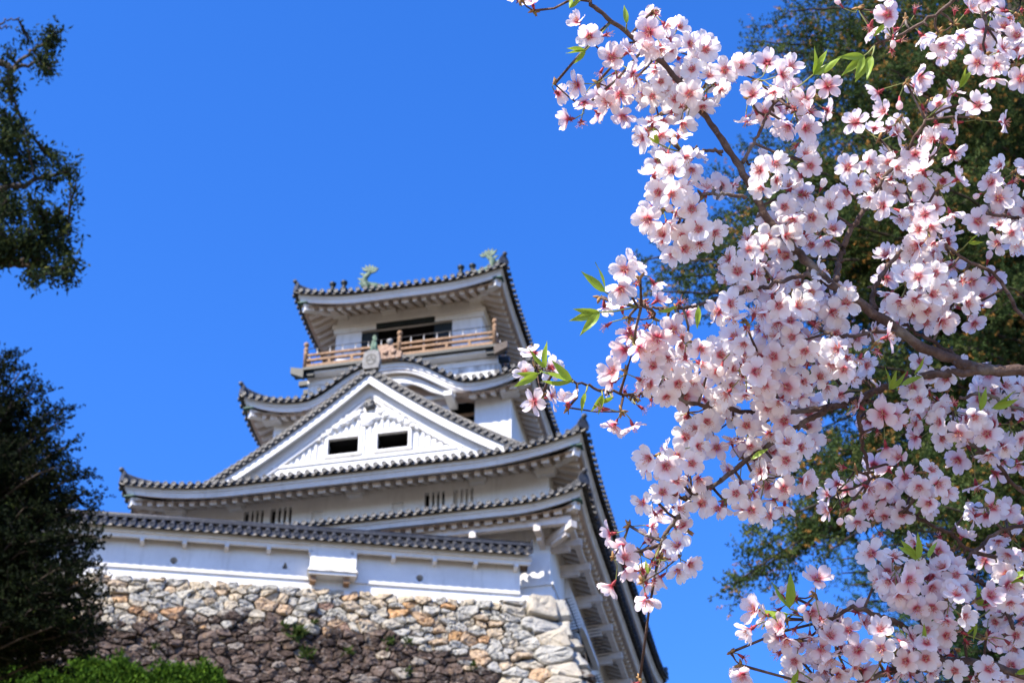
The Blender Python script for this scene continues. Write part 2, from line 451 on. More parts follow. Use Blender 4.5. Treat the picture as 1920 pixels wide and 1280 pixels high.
for a, b in ((-11.76, -11.13), (-7.32, -6.66), (-2.86, -2.22), (-.45, .30), (-14.1, -13.35)):
    mm = MB(); mm.box(a, b, -0.36, 0.0 - .003, 3.30, 3.82); mm.box(a + .06, b - .06, -0.28, -.004, 3.18, 3.298)
    kb(mm, 'beam_bracket', PLASTER, mroof)
for vv in (2.2, 6.6, 11, 15.2):
    mm = MB(); mm.box(0.003, .36, vv, vv + .62, 3.30, 3.82); kb(mm, 'beam_bracket', PLASTER, mroof)

# ---- front gable of the main roof
def rz(half, dz=0.0): wv = 8.5 - half; return 3.42 + mr.h(wv) + dz
GV = 0.32
def rake_strip(mb, v0, v1, top, bot, h0=0.0, h1=6.35, m=0, n=40, sgns=(-1, 1)):
    for sg in sgns:
        vs = []
        for i in range(n + 1):
            hh = h0 + (h1 - h0) * i / n; u = CU + sg * hh
            for v_, dz in ((v0, top), (v1, top), (v1, bot), (v0, bot)):
                vs.append((u, v_, rz(hh, dz(hh) if callable(dz) else dz)))
        fs = [(i*4+a, i*4+(a+1)%4, (i+1)*4+(a+1)%4, (i+1)*4+a) for i in range(n) for a in range(4)] + [(0, 1, 2, 3), (n*4, n*4+1, n*4+2, n*4+3)]
        mb.add(vs, fs, m)
gable = MB()
GZ0 = 4.35
# plaster field of the gable behind the rake
PV = GV + .40
TRI = [(-6.9, 8.10), (-10.25, 5.40), (-3.55, 5.40)]      # recessed slatted triangle
GW = [(-8.43, -7.25, 5.66, 6.35), (-6.54, -5.36, 5.66, 6.35)]
def tri_half(z): return max(0.0, (8.10 - z) / (8.10 - 5.40) * 3.35)
n = 60
for i in range(n):
    for sg in (-1, 1):
        h0 = 6.3 * i / n; h1 = 6.3 * (i + 1) / n
        t0 = rz(h0, -.25); t1 = rz(h1, -.25)
        def zt(h): return 8.10 - h / 3.35 * 2.70
        if h1 <= 3.35 + 1e-6:
            gable.quad((CU + sg*h0, PV, zt(h0)), (CU + sg*h1, PV, zt(h1)), (CU + sg*h1, PV, t1), (CU + sg*h0, PV, t0))
            gable.quad((CU + sg*h0, PV, GZ0), (CU + sg*h1, PV, GZ0), (CU + sg*h1, PV, 5.40), (CU + sg*h0, PV, 5.40))
        else:
            gable.quad((CU + sg*h0, PV, GZ0), (CU + sg*h1, PV, GZ0), (CU + sg*h1, PV, max(t1, GZ0)), (CU + sg*h0, PV, max(t0, GZ0)))
gp = kb(gable, 'front_gable', PLASTER)
m = MB(); rd = 0.09
us_ = sorted(set(list(np.linspace(-10.25, -3.55, 41)) + [x for g_ in GW for x in g_[:2]]))
for u0_, u1_ in zip(us_[:-1], us_[1:]):
    um = (u0_ + u1_) / 2; ta, tb_ = (8.10 - abs(x - CU) / 3.35 * 2.70 for x in (u0_, u1_)); hole = [g_ for g_ in GW if g_[0] < um < g_[1]]; y_ = PV + rd
    if hole:
        m.quad((u0_, y_, 5.40), (u1_, y_, 5.40), (u1_, y_, hole[0][2]), (u0_, y_, hole[0][2])); m.quad((u0_, y_, hole[0][3]), (u1_, y_, hole[0][3]), (u1_, y_, tb_), (u0_, y_, ta))
    else: m.quad((u0_, y_, 5.40), (u1_, y_, 5.40), (u1_, y_, tb_), (u0_, y_, ta))
for a, b, c, d in GW:
    for q in (((a, c), (a, d)), ((b, c), (b, d)), ((a, d), (b, d)), ((a, c), (b, c))):
        m.quad(*[(x, yy, z) for (x, z), yy in ((q[0], PV + rd), (q[1], PV + rd), (q[1], PV + rd + .06), (q[0], PV + rd + .06))])
for sg in (-1, 1):
    m.quad((CU, PV, 8.10), (CU + sg*3.35, PV, 5.40), (CU + sg*3.35, PV + rd, 5.40), (CU, PV + rd, 8.10))
m.quad((-10.25, PV, 5.40), (-3.55, PV, 5.40), (-3.55, PV + rd, 5.40), (-10.25, PV + rd, 5.40))
kb(m, 'recessed_panel', PLASTER, gp)
m = MB()
x = -10.05
while x < -3.7:                                   # little upright slats
    top = 8.10 - abs(x - CU) / 3.35 * 2.70 - 0.06
    zs = [(5.46, top)]
    for a, b, c, d in GW:
        if a - .13 < x < b + .13: zs = [(d + .16, top)]
    for z0, z1 in zs:
        if z1 - z0 > .08:
            m.box(x - .045, x + .045, PV + .03, PV + rd + .02, z0, z1)
            for z in np.arange(z0 + .12, z1 - .05, .24): m.box(x - .11, x - .046, PV + .08, PV + rd + .01, z, z + .05)
    x += 0.228
kb(m, 'gable_slats', PLASTER, gp)
for a, b, c, d in GW:
    m = MB()
    for x0, x1, z0, z1 in ((a - .12, a, c - .02, d + .13), (b, b + .12, c - .02, d + .13), (a, b, d, d + .13)): m.box(x0, x1, PV - .02, PV + rd + .012, z0, z1)
    m.box(a - .14, b + .14, PV - .03, PV + rd, c - .10, c - .02)
    wf = kb(m, 'gable_window', PLASTER)
    m = MB(); m.box(a - .1, b + .1, PV + 1.4, PV + 1.45, c - .1, d + .1)
    m.box(a - .06, b + .06, PV + .15, PV + 1.4, c - .06, c - .02); m.box(a - .06, b + .06, PV + .15, PV + 1.4, d + .02, d + .06)
    m.box(a - .1, a - .06, PV + .15, PV + 1.4, c, d); m.box(b + .06, b + .1, PV + .15, PV + 1.4, c, d)
    kb(m, 'dark_opening', DARK, wf)
m = MB(); m.box(-10.5, -3.3, PV - .05, PV - .002, 5.30, 5.40); kb(m, 'sill_band', PLASTER, gp)
# barge boards: two steps
m = MB(); rake_strip(m, GV + .10, GV + .20, -.12, lambda h: -.50, 0, 6.6); rake_strip(m, GV + .055, GV + .11, lambda h: -.47, lambda h: -.55, 0, 6.6)
rake_strip(m, GV + .18, PV + .1, -.15, -.34, 0, 6.6)
kb(m, 'barge_board', PLASTER, gp)
m = MB(); rake_strip(m, PV - .05, PV - .002, -.98, -1.06, 0.15, 5.2); rake_strip(m, PV - .03, PV - .001, -.80, -.84, 0.1, 5.5)
kb(m, 'inner_rake_moulding', PLASTER, gp)
# verge tiles: discs facing front along the rake and a pale ridge above
m = MB()
arc = [(0.0, 0.0)]; hh = 0.0; L_ = 0; pos = []
while hh < 6.2:
    d = sqrt(1 + (mr.ha + 2 * mr.hb * (8.5 - hh)) ** 2); hh += 0.285 / d; pos.append(hh)
for sg in (-1, 1):
    for hh in pos:
        u = CU + sg * hh; z = rz(hh, .03); c = V3(u, GV - .05, z); nn = 12; rr = .098
        m.tube([c + V3(0, .55, 0), c], [.085, .085], 10, 0)
        d1 = [c + V3(cos(2*pi*a/nn)*rr, -.02, sin(2*pi*a/nn)*rr) for a in range(nn)]; d0 = [q + V3(0, .06, 0) for q in d1]
        d2 = [c + V3(0, -.02, 0) + (q - c - V3(0, -.02, 0)) * .7 for q in d1]; d3 = [q + V3(0, .018, 0) for q in d2]
        m.add(d0 + d1 + d2 + d3, [(a, (a+1)%nn, nn+(a+1)%nn, nn+a) for a in range(nn)] + [(nn+a, nn+(a+1)%nn, 2*nn+(a+1)%nn, 2*nn+a) for a in range(nn)] + [(2*nn+a, 2*nn+(a+1)%nn, 3*nn+(a+1)%nn, 3*nn+a) for a in range(nn)] + [tuple(3*nn + a for a in range(nn))], 0)
kb(m, 'verge_tiles', TILE, gp)
m = MB(); rake_strip(m, GV + .0, GV + .62, .0, -.14, 0, 6.3); kb(m, 'verge_bed', TILE, gp)
m = MB(); rake_strip(m, GV + .06, GV + .40, .20, .12, 0, 6.35); rake_strip(m, GV + .13, GV + .33, .29, .20, 0, 6.35, 0)
kb(m, 'verge_ridge', TILEP, gp)
# carved pendant ornament with crest disc
m = MB()
def blob(mb, c, rx, rz_, th, n=12, seed=0, m_=0):
    poly = []
    for i in range(n):
        a = 2 * pi * i / n; k = 1 + .22 * sin(3 * a + seed) + .1 * sin(5 * a + 2 * seed)
        poly.append((c[0] + cos(a) * rx * k, c[1], c[2] + sin(a) * rz_ * k))
    ce = V3(c[0], c[1] - th, c[2]); outer = [V3(*p) for p in poly]; back = [p + V3(0, th * .8, 0) for p in outer]; inn = [ce + (p - V3(*c)) * .6 for p in outer]
    vs = back + outer + inn + [ce + V3(0, th * .35, 0)]
    fs = [(i, (i+1)%n, n+(i+1)%n, n+i) for i in range(n)] + [(n+i, n+(i+1)%n, 2*n+(i+1)%n, 2*n+i) for i in range(n)] + [(2*n+i, 2*n+(i+1)%n, 3*n) for i in range(n)]
    mb.add(vs, fs, m_, False)
blob(m, (CU, PV - .01, 7.06), .40, .28, .07, 16, 1)
for sg in (-1, 1):
    for k, (du, z, r_) in enumerate(((.45, 7.34, .22), (.72, 7.18, .24), (1.0, 7.02, .22), (1.25, 6.86, .20), (1.5, 6.68, .17), (1.7, 6.52, .14), (1.88, 6.36, .1))):
        blob(m, (CU + sg * du, PV - .01, z), r_, r_ * .85, .09, 11, k * 1.7 + sg)
kb(m, 'carved_pendant', PLASTER, gp)
m = MB(); m.tube([(CU, PV + .05, 7.68), (CU, PV - .09, 7.68)], [.215, .215], 20, 0); m.tube([(CU, PV - .088, 7.68), (CU, PV - .115, 7.68)], [.22, .18], 20, 0)
cd = kb(m, 'crest_disc', TILE, gp)
m = MB()                                           # three comma-like lobes of the crest
for k in range(3):
    a = 2 * pi * k / 3 + .5; pts = [V3(CU + cos(a + t) * (.105 + .03 * t), PV - .118, 7.68 + sin(a + t) * (.105 + .03 * t)) for t in np.linspace(0, 1.5, 6)]
    m.tube(pts, [.055, .048, .038, .028, .018, .008], 6)
kb(m, 'crest_relief', STONEGREY, gp)
# crowning end tile with leaf crest, little copper fish
m = MB(); v0 = GV - .08
poly = [(CU + .10 + a * .80, v0, 9.02 + (z - 9.05) * .86) for a, z in ((-.36, 9.05), (-.44, 9.45), (-.36, 9.92), (-.14, 10.02), (.14, 10.02), (.36, 9.92), (.44, 9.45), (.36, 9.05))]
m.prism(poly, (0, .22, 0))
oni = kb(m, 'crest_end_tile', STONEGREY)
m = MB(); poly = [(CU + .10 + a * .82, v0 - .012, 9.02 + (z - 9.05) * .86) for a, z in ((-.22, 9.36), (-.24, 9.66), (-.12, 9.80), (.12, 9.80), (.24, 9.66), (.22, 9.36), (.1, 9.24), (-.1, 9.24))]
inner = [V3(CU + .1, v0 - .012, 9.435) + (V3(*p) - V3(CU + .1, v0 - .012, 9.435)) * .78 for p in poly]
m.add([V3(*p) for p in poly] + inner, [(i, (i+1)%8, 8+(i+1)%8, 8+i) for i in range(8)])
for k in range(3):                                  # three leaves
    a = pi / 2 + 2 * pi * k / 3; c = V3(CU + .1, v0 - .015, 9.44); d = V3(cos(a), 0, sin(a)); p = V3(-sin(a), 0, cos(a))
    m.add([c + d*.02, c + d*.07 + p*.05, c + d*.12 + p*.03, c + d*.16, c + d*.12 - p*.03, c + d*.07 - p*.05], [(0,1,2,3,4,5)])
kb(m, 'leaf_crest', BLACKWOOD, oni)
# main ridge behind it
m = MB(); m.box(CU - .22, CU + .22, GV + .1, 3.55, 8.8, 9.30); m.tube([(CU, GV + .12, 9.36), (CU, 3.55, 9.36)], .14, 10, 0); kb(m, 'gable_ridge', [TILEP])

def fish(mb, base, sg, H=1.0, tilt=0.0):
    """curled roof-dolphin: head toward sg side, tail flung up"""
    b = V3(*base)
    P = [(sg*.46, .10), (sg*.25, .13), (sg*.02, .16), (-sg*.16, .30), (-sg*.20, .50), (-sg*.12, .70), (sg*.02, .84)]
    R = [.10, .16, .19, .17, .135, .10, .06]
    mb.tube([b + V3(x * H, 0, z * H) for x, z in P], [r_ * H for r_ in R], 10)
    mb.tube([b + V3(sg*.44*H, 0, .10*H), b + V3(sg*.60*H, 0, .03*H)], [.11*H, .04*H], 8)
    for k, (a, ln) in enumerate(((2.45, .42), (2.05, .40), (1.65, .38), (1.25, .34), (.8, .32), (.45, .34))):
        c0 = b + V3(sg*.0*H, 0, .80*H); d = V3(cos(a) * sg * 1.0, 0, sin(a)); p = V3(-d[2], 0, d[0])
        q = [c0 - p*.05*H, c0 + d*ln*.6*H + p*.06*H, c0 + d*ln*H, c0 + d*ln*.55*H - p*.07*H]
        mb.prism([x + V3(0, -.03*H, 0) for x in q], (0, .06*H, 0))
    for k in range(6):                              # back fins
        x, z = P[min(k, 5)]; c = b + V3(x * H - sg*.10*H, 0, z * H + .04*H); d = V3(-sg*.9, 0, .45)
        mb.prism([c + V3(0, -.02*H, .07*H), c + d*.17*H + V3(0, -.02*H, 0), c + V3(0, -.02*H, -.07*H)], (0, .04*H, 0))
    for s2 in (-1, 1):                              # side fins
        c = b + V3(sg*.12*H, s2*.15*H, .14*H); mb.prism([c, c + V3(-sg*.22*H, s2*.16*H, .10*H), c + V3(-sg*.1*H, s2*.10*H, -.08*H)], (0, 0, .03*H))
m = MB(); fish(m, (CU + .15, GV + .1, 9.84), 0.4, .72); fish(m, (CU + .15, GV + .1, 9.84), -0.3, .62)
kb(m, 'gable_fish', simple('dark_verdigris', (0.09, 0.15, 0.10), 0.6, 0.6, 7))

# ---- pent roof between the two lower storeys
pr = Roof(-15.35, 1.55, -1.55, 18.55, 1.42, 0.42, 2.6, 0.45, 0.03, 1.56, wl=2.0)
proof = kb(pr.tiles(('front', 'right', 'left')), 'pent_roof', [TILE, TILEP])
kb(pr.fascia(('front', 'right', 'left'), 0.34), 'eave_board', PLASTER, proof)
kb(pr.soffit(('front', 'right', 'left'), 1.55, 0.54, 0.42), 'soffit', SOFF, proof)
add_rafters(pr, proof, 1.55, ('front', 'right'), ('left',), drop=0.54, slope=0.42, big=6)
for su in (1, -1):
    m = MB(); p = pr.hip_beam(m, su, -1, 1.55, .50, .42, .24, .26); kb(m, 'corner_beam', PLASTER, proof)
    m = MB(); m.box(p[0]-.17, p[0]+.17, p[1]-.17, p[1]+.17, p[2]+.135, p[2]+.18); kb(m, 'copper_cap', COPPERD, proof)
    kb(ridge_mesh(pr.hip_ridge(su, -1, 1.5)), 'corner_ridge', [TILE], proof)
m = MB(); m.box(-14.6, .90, -.92, -.72, .75, 1.03); m.box(.72, .92, -.72, 17, .75, 1.03); kb(m, 'eave_purlin', RAFT, proof)
def arm(p0, p1):
    m = MB(); m.beam(p0, p1, .22, .26); m.beam(np.array(p0) + V3(0, 0, -.2), np.array(p0) * .35 + np.array(p1) * .65 + V3(0, 0, -.21), .17, .15); kb(m, 'bracket_arm', RAFT, proof)
for u in (-.24, -2.47, -4.65, -6.85, -9.05, -11.25, -13.45): arm((u, .1, .62), (u, -1.06, .62))
for v_ in (.3, 2.05, 4.4, 6.75, 9.1, 11.45, 13.8, 16.2): arm((-.1, v_, .62), (1.06, v_, .62))
m = MB(); m.beam((-.1, .1, .62), (1.03, -1.03, .62), .24, .25); m.beam((.1, -.1, .42), (.75, -.75, .42), .18, .15); kb(m, 'bracket_arm', RAFT, proof)
# flared stone-drop box on the north flank
m = MB(); b0, b1 = 2.75, 6.1; zb0, zb1 = -1.22, 0.95
m.add([(0.004, b0, zb1), (0.004, b0, zb0), (.64, b0, zb0), (0.004, b1, zb1), (0.004, b1, zb0), (.64, b1, zb0)], [(0, 1, 2), (3, 5, 4), (0, 2, 5, 3)], 0)
for q in ((0.01, .62, b0, b0 + .18), (0.01, .62, b1 - .18, b1), (.44, .64, b0 + .18, b1 - .18)): m.box(q[0], q[1], q[2] + .002, q[3] - .002, zb0 - .12, zb0 - .003)
sdb = kb(m, 'stone_drop_box', PLASTER)
m = MB(); m.box(.02, .42, b0 + .2, b1 - .2, zb0 + .1, zb0 + .13); kb(m, 'dark_opening', DARK, sdb)

# iron spikes under the north flank
for v_ in list(np.arange(.35, 2.6, .22)) + list(np.arange(6.3, 12.5, .25)):
    m = MB(); j = random.uniform(-.03, .03); m.tube([(0.0, v_, -1.5), (.5 + j, v_ + j, -1.44 + j), (.68 + j, v_ + j, -1.41)], [.022, .018, .004], 5); kb(m, 'iron_spike', IRON)
for v_ in np.arange(2.9, 6.1, .25):
    m = MB(); m.tube([(.62, v_, -.9), (.95, v_, -.88), (1.08, v_, -.87)], [.02, .017, .004], 5); kb(m, 'iron_spike', IRON)
m = MB()
for x in (.25, .5): m.beam((x, .2, -1.49), (x, 2.7, -1.49), .03, .03); m.beam((x, 6.2, -1.49), (x, 12.6, -1.49), .03, .03)
kb(m, 'spike_rail', IRON)

# ------------------------------------------------------------------ keep: third storey and curved-gable roof
H2 = 4.8; V2 = 3.6; V2b = 13.4
mb = MB(); OP2 = [(-4.55, -3.55, 8.3, 9.47)]
wall_open(mb, CU - H2, CU + H2, 6.3, 10.2, V2, OP2, .3); other_walls(mb, CU - H2, CU + H2, V2, V2b, 6.3, 10.2)
upper = kb(mb, 'upper_wall', PLASTER)
m = MB(); m.box(-4.75, -3.35, V2 + 1.4, V2 + 1.45, 8.0, 9.8); m.box(-4.75, -3.35, V2 + .32, V2 + 1.4, 9.5, 9.54); m.box(-4.75, -3.35, V2 + .32, V2 + 1.4, 8.2, 8.26); m.box(-4.6, -4.56, V2+.32, V2+1.4, 8.2, 9.5); m.box(-3.54, -3.5, V2+.32, V2+1.4, 8.2, 9.5)
op = kb(m, 'window', DARK, upper)
m = MB(); m.box(-4.55, -3.55, V2 + .35, V2 + .40, 8.86, 9.02); kb(m, 'inner_beam', WOOD, upper)
for s_ in (-1, 1):
    m = MB(); m.box(CU + s_ * H2 - .35, CU + s_ * H2 + .35, V2 - .45, V2 - .003, 9.22, 9.62); kb(m, 'beam_bracket', PLASTER, upper)
def kbump(sv):
    x = (abs(sv) / 3.4) ** 1.3
    return 1.42 * (.5 + .5 * cos(pi * x)) if x < 1 else 0.0
r2 = Roof(-12.86, -0.94, 2.52, 14.5, 9.62, 0.62, 2.4, 0.45, 0.05, 2.2, wl=2.2, bump=kbump)
roof2 = kb(r2.tiles(), 'middle_roof', [TILE, TILEP])
kb(r2.fascia(('front', 'right', 'left', 'back'), 0.40, zscale=lambda sv: 1.0 + .22 * min(1, kbump(sv) / .8) if abs(sv) < 3.4 else 1.0), 'eave_board', PLASTER, roof2)
kb(r2.soffit(('front', 'right', 'left', 'back'), 1.1, .61, .45, skip=3.0), 'soffit', SOFF, roof2)
for sd, sk in (('front', 3.1), ('right', None)):
    for r_ in r2.rafters(sd, 1.1, skip=sk, drop=.61, slope=.45, big=4): kb(r_, 'rafter', RAFT, roof2)
acc = MB()
for sd in ('left', 'back'):
    for r_ in r2.rafters(sd, 1.1, drop=.61, slope=.45, big=4): acc.add(r_.v, r_.f)
kb(acc, 'rear_rafters', RAFT, roof2)['kind'] = 'stuff'
corners(r2, roof2, 1.1, 2.1)
# under the curve: inner board, panel, hanging ornament, bracket blocks
m = MB(); r2.sweep(m, 'front', [(.52, -.46), (.52, -.80), (.62, -.80), (.62, -.46)], 0, 40, -.5, .5, zscale=lambda sv: .55 + .45 * min(1, kbump(sv) / .8))
kb(m, 'curved_inner_board', PLASTER, roof2)
m = MB(); vs = []; n = 40
for i in range(n + 1):
    sv = -3.4 + 6.8 * i / n
    for ww in (.2, .7, 1.25): vs.append((CU + sv, 2.52 + ww, 9.62 + kbump(sv) - .44 + .1 * ww))
m.add(vs, [(3*i+a, 3*i+a+1, 3*i+a+4, 3*i+a+3) for i in range(n) for a in range(2)], 0, True); kb(m, 'curved_soffit', SOFF, roof2)
m = MB(); vs = []; n = 40
for i in range(n + 1):
    sv = -3.3 + 6.6 * i / n; vs += [(CU + sv, 3.55, 9.25), (CU + sv, 3.55, max(9.26, 9.62 + kbump(sv) - .25))]
m.add(vs, [(2*i, 2*i+2, 2*i+3, 2*i+1) for i in range(n)]); kb(m, 'curved_gable_panel', SOFF, roof2)
m = MB(); m.box(CU - 3.3, CU + 3.3, 3.42, 3.545, 9.50, 9.66); kb(m, 'curved_gable_beam', PLASTER, roof2)
for s_ in (-1, 1):
    m = MB(); m.box(CU + s_ * 2.52 - .16, CU + s_ * 2.52 + .16, 2.55, 3.6, 9.0, 9.2); kb(m, 'beam_end', PLASTER, roof2)
m = MB(); blob(m, (CU, 2.78, 10.0), .9, .26, .1, 18, 2.); kb(m, 'carved_pendant', PLASTER, roof2)
# end tile of the curved gable
m = MB(); m.prism([(CU + a, 2.40, z) for a, z in ((-.62, 10.98), (-.66, 11.25), (-.34, 11.36), (-.30, 11.58), (0, 11.68), (.30, 11.58), (.34, 11.36), (.66, 11.25), (.62, 10.98))], (0, .2, 0))
for a in (-.33, .0, .33): m.tube([(CU + a, 2.39, 11.26), (CU + a, 2.33, 11.26)], [.13, .08], 12)
et = kb(m, 'curved_gable_end_tile', CLAY, roof2)
m = MB(); m.tube([(CU + .16, 2.5, 11.62), (CU + .16, 2.36, 11.82), (CU + .16, 2.33, 11.84)], [.10, .12, .08], 12); kb(m, 'curved_gable_knob', STONEGREY, roof2)
m = MB(); m.box(CU - .2, CU + .2, 2.6, 4.85, 11.0, 11.3); kb(m, 'curved_gable_ridge', TILE, roof2)

# ------------------------------------------------------------------ keep: top storey
V3w = 5.55; V3b = 11.45; H3 = 3.14
m = MB(); SK = 3.95; VS = 4.84
m.box(CU - SK, CU + SK, VS, 17 - VS, 9.5, 12.26); skirt = kb(m, 'skirt_wall', WEATH)
m = MB(); m.box(CU - SK - .03, CU + SK + .03, VS - .04, 17 - VS + .04, 11.86, 12.11); kb(m, 'skirt_band', PLASTER)
FL = 12.40
m = MB(); m.box(CU - SK - .02, CU + SK + .02, 4.40, 17 - VS + .1, 12.17, 12.265); kb(m, 'balcony_beam', PLASTER)
bal = empty('balcony', OFF); bal.parent = keep
m = MB(); m.box(CU - 4.05, CU + 4.05, 4.22, 12.78, FL - .13, FL - .003)
kb(m, 'balcony_floor', BLACKWOOD, bal)
for s_ in (-1, 1):
    for k in range(14):
        v_ = 4.35 + k * .62; m = MB(); m.box(CU + s_ * 3.6, CU + s_ * 4.42, v_, v_ + .2, 12.05, FL - .135) if s_ > 0 else m.box(CU - 4.42, CU - 3.6, v_, v_ + .2, 12.05, FL - .135)
        kb(m, 'floor_joist', BLACKWOOD, bal)
    m = MB(); x0, x1 = sorted((CU + s_ * 3.97, CU + s_ * 4.52)); m.prism([(x0, 4.15, 12.28), (x1, 4.15, 12.42), (x1, 4.15, 12.12), (x0, 4.15, 11.85)] if s_ > 0 else [(x0, 4.15, 12.42), (x1, 4.15, 12.28), (x1, 4.15, 11.85), (x0, 4.15, 12.12)], (0, .22, 0)); kb(m, 'corner_joist', BEAM if s_ > 0 else BLACKWOOD, bal)
def post(u, v, big=True):
    m = MB(); z = FL
    m.lathe((u, v, z), [(0, .085), (.66, .085), (.68, .10), (.72, .10), (.74, .075), (.80, .075), (.86, .095), (.94, .10), (1.0, .07), (1.02, .05), (1.06, .05), (1.09, .10), (1.16, .115), (1.24, .09), (1.31, .01)], 12)
    kb(m, 'railing_post', WOOD, bal)
RV = 4.30; RU = 3.97
for u in (CU - RU, CU, CU + RU): post(u, RV)
for v_ in (8.5, 12.7):
    for u in (CU - RU, CU + RU): post(u, v_)
def rail(p0, p1):
    for z, h_, t_ in ((FL + .07, .13, .12), (FL + .36, .10, .10), (FL + .62, .085, .09)):
        m = MB(); m.beam((p0[0], p0[1], z), (p1[0], p1[1], z), t_, h_); kb(m, 'handrail', WOOD, bal)
    m = MB(); a = V3(p0[0], p0[1], FL + .95); b = V3(p1[0], p1[1], FL + .95); m.tube([a, b], .02, 6); 
    kb(m, 'safety_bar', IRON, bal)
    L = sqrt((p1[0]-p0[0])**2 + (p1[1]-p0[1])**2); n = max(2, int(L / .86))
    for k in range(1, n):
        x = p0[0] + (p1[0]-p0[0]) * k / n; y = p0[1] + (p1[1]-p0[1]) * k / n
        m = MB(); m.box(x - .05, x + .05, y - .045, y + .045, FL + .13, FL + .31); kb(m, 'baluster', WOOD, bal)
    n = max(2, int(L / .5))
    for k in range(1, n):
        x = p0[0] + (p1[0]-p0[0]) * (k - .3) / n; y = p0[1] + (p1[1]-p0[1]) * (k - .3) / n
        m = MB(); m.box(x - .018, x + .018, y + .05, y + .085, FL + .40, FL + .96); kb(m, 'steel_stanchion', STEEL, bal)
rail((CU - RU + .08, RV), (CU - .08, RV)); rail((CU + .08, RV), (CU + RU - .08, RV))
rail((CU + RU, RV + .08), (CU + RU, 8.42)); rail((CU - RU, RV + .08), (CU - RU, 8.42))
# walls
mb = MB(); OP3 = [(-8.93, -5.02, FL, 14.90)]
wall_open(mb, CU - H3, CU + H3, 11.9, 16.35, V3w, OP3, .2); other_walls(mb, CU - H3, CU + H3, V3w, V3b, 11.9, 16.35)
top = kb(mb, 'top_wall', PLASTER)
m = MB(); m.box(-8.95, -5.0, V3w + 2.2, V3w + 2.25, FL, 15.2); m.box(-9.0, -4.95, V3w + .2, V3w + 2.2, 14.9, 14.95)
m.box(-8.99, -8.95, V3w + .2, V3w + 2.2, FL, 14.9); m.box(-5.0, -4.96, V3w + .2, V3w + 2.2, FL, 14.9); kb(m, 'doorway', DARK, top)
for a, b in ((-8.93, -8.23), (-5.80, -5.02)):
    m = MB(); m.box(a, b, V3w + .06, V3w + .11, FL, 14.78); m.box(a, a + .06, V3w + .04, V3w + .06, FL, 14.78); kb(m, 'sliding_shutter', BLACKWOOD, top)
m = MB(); m.box(-8.28, -5.75, V3w - .10, V3w - .003, 14.86, 15.10); kb(m, 'door_lintel', BLACKWOOD, top)
m = MB()
for x in (-7.6, -6.9, -6.2): m.box(x - .03, x + .03, V3w + .5, V3w + .54, FL, 13.6)
m.box(-8.2, -5.8, V3w + .5, V3w + .55, 13.6, 13.68); kb(m, 'inner_rail', WOOD, top)
for z0, z1, p in ((14.84, 15.10, .09), (15.10, 15.26, .16)):
    for x0, x1, sg in ((CU - H3 - p, -8.285, -1), (-5.745, CU + H3 + p, 1)):
        if z0 > 15: x0, x1 = (x0, CU - .001) if sg < 0 else (CU + .001, x1)
        m = MB(); m.box(x0, x1, V3w - p, V3w - .002, z0, z1); xs = CU + sg * H3; a, b = sorted((xs + sg * .002, xs + sg * p))
        m.box(a, b, V3w - .002, V3b, z0, z1); kb(m, 'lintel_band', PLASTER, top)
m = MB(); m.box(CU - H3 - .05, CU + H3 + .05, V3w - .06, V3w - .004, FL + .0, FL + .2); kb(m, 'floor_band', PLASTER, top)
r3 = Roof(-11.42, -2.38, 3.72, 13.28, 15.60, 0.42, 3.0, 0.44, 0.046, 1.35, wl=2.4, gable_v=('front', 1.35, 4.78))
roof3 = kb(r3.tiles(), 'top_roof', [TILE, TILEP])
kb(r3.fascia(('front', 'right', 'left', 'back'), .40), 'eave_board', PLASTER, roof3)
kb(r3.soffit(('front', 'right', 'left', 'back'), 1.75, .63, .5), 'soffit', SOFF, roof3)
add_rafters(r3, roof3, 1.75, drop=.63, slope=.5, big=4)
corners(r3, roof3, 1.75, 1.3)
for a in (-9.85, -7.75, -5.8, -3.95):
    m = MB(); m.box(a - .32, a + .32, V3w - .36, V3w - .003, 15.55, 15.95); kb(m, 'beam_bracket', PLASTER, roof3)
m = MB()
for s_ in (-1, 1):
    uu = CU + s_ * 3.1; m.prism([(uu, 5.1, 16.3), (uu, 8.5, 19.0), (uu, 11.9, 16.3)], (s_ * .1, 0, 0))
kb(m, 'side_gable', PLASTER, roof3)
zr = 15.60 + r3.h(4.78)
m = MB(); m.box(CU - 3.25, CU + 3.25, 8.26, 8.74, zr - .1, zr + .26); m.box(CU - 3.25, CU + 3.25, 8.36, 8.64, zr + .26, zr + .34); m.tube([(CU - 3.28, 8.5, zr + .38), (CU + 3.28, 8.5, zr + .38)], .12, 10)
kb(m, 'main_ridge', TILEP, roof3)
for s_ in (-1, 1):
    m = MB(); fish(m, (CU + s_ * 2.72, 8.4, zr + .50), -s_, 1.3); kb(m, 'ridge_fish', COPPER, roof3)
    for du in ((2.35, 2.85) if s_ > 0 else (2.75, 3.25)):
        uu = CU + s_ * du; pts = [V3(uu, 3.72 + w_, 15.6 + r3.h(w_)) for w_ in np.linspace(1.25, 4.5, 10)]
        kb(ridge_mesh(pts, .26, .40, knob=False), 'descending_ridge', [TILE], roof3)
        m = MB(); p = pts[0] + V3(0, -.02, .42); m.lathe(p, [(0, .20), (.12, .17), (.18, .09), (.36, .09), (.40, .14), (.50, .155), (.58, .06)], 10); kb(m, 'ridge_knob', BLACKWOOD, roof3)

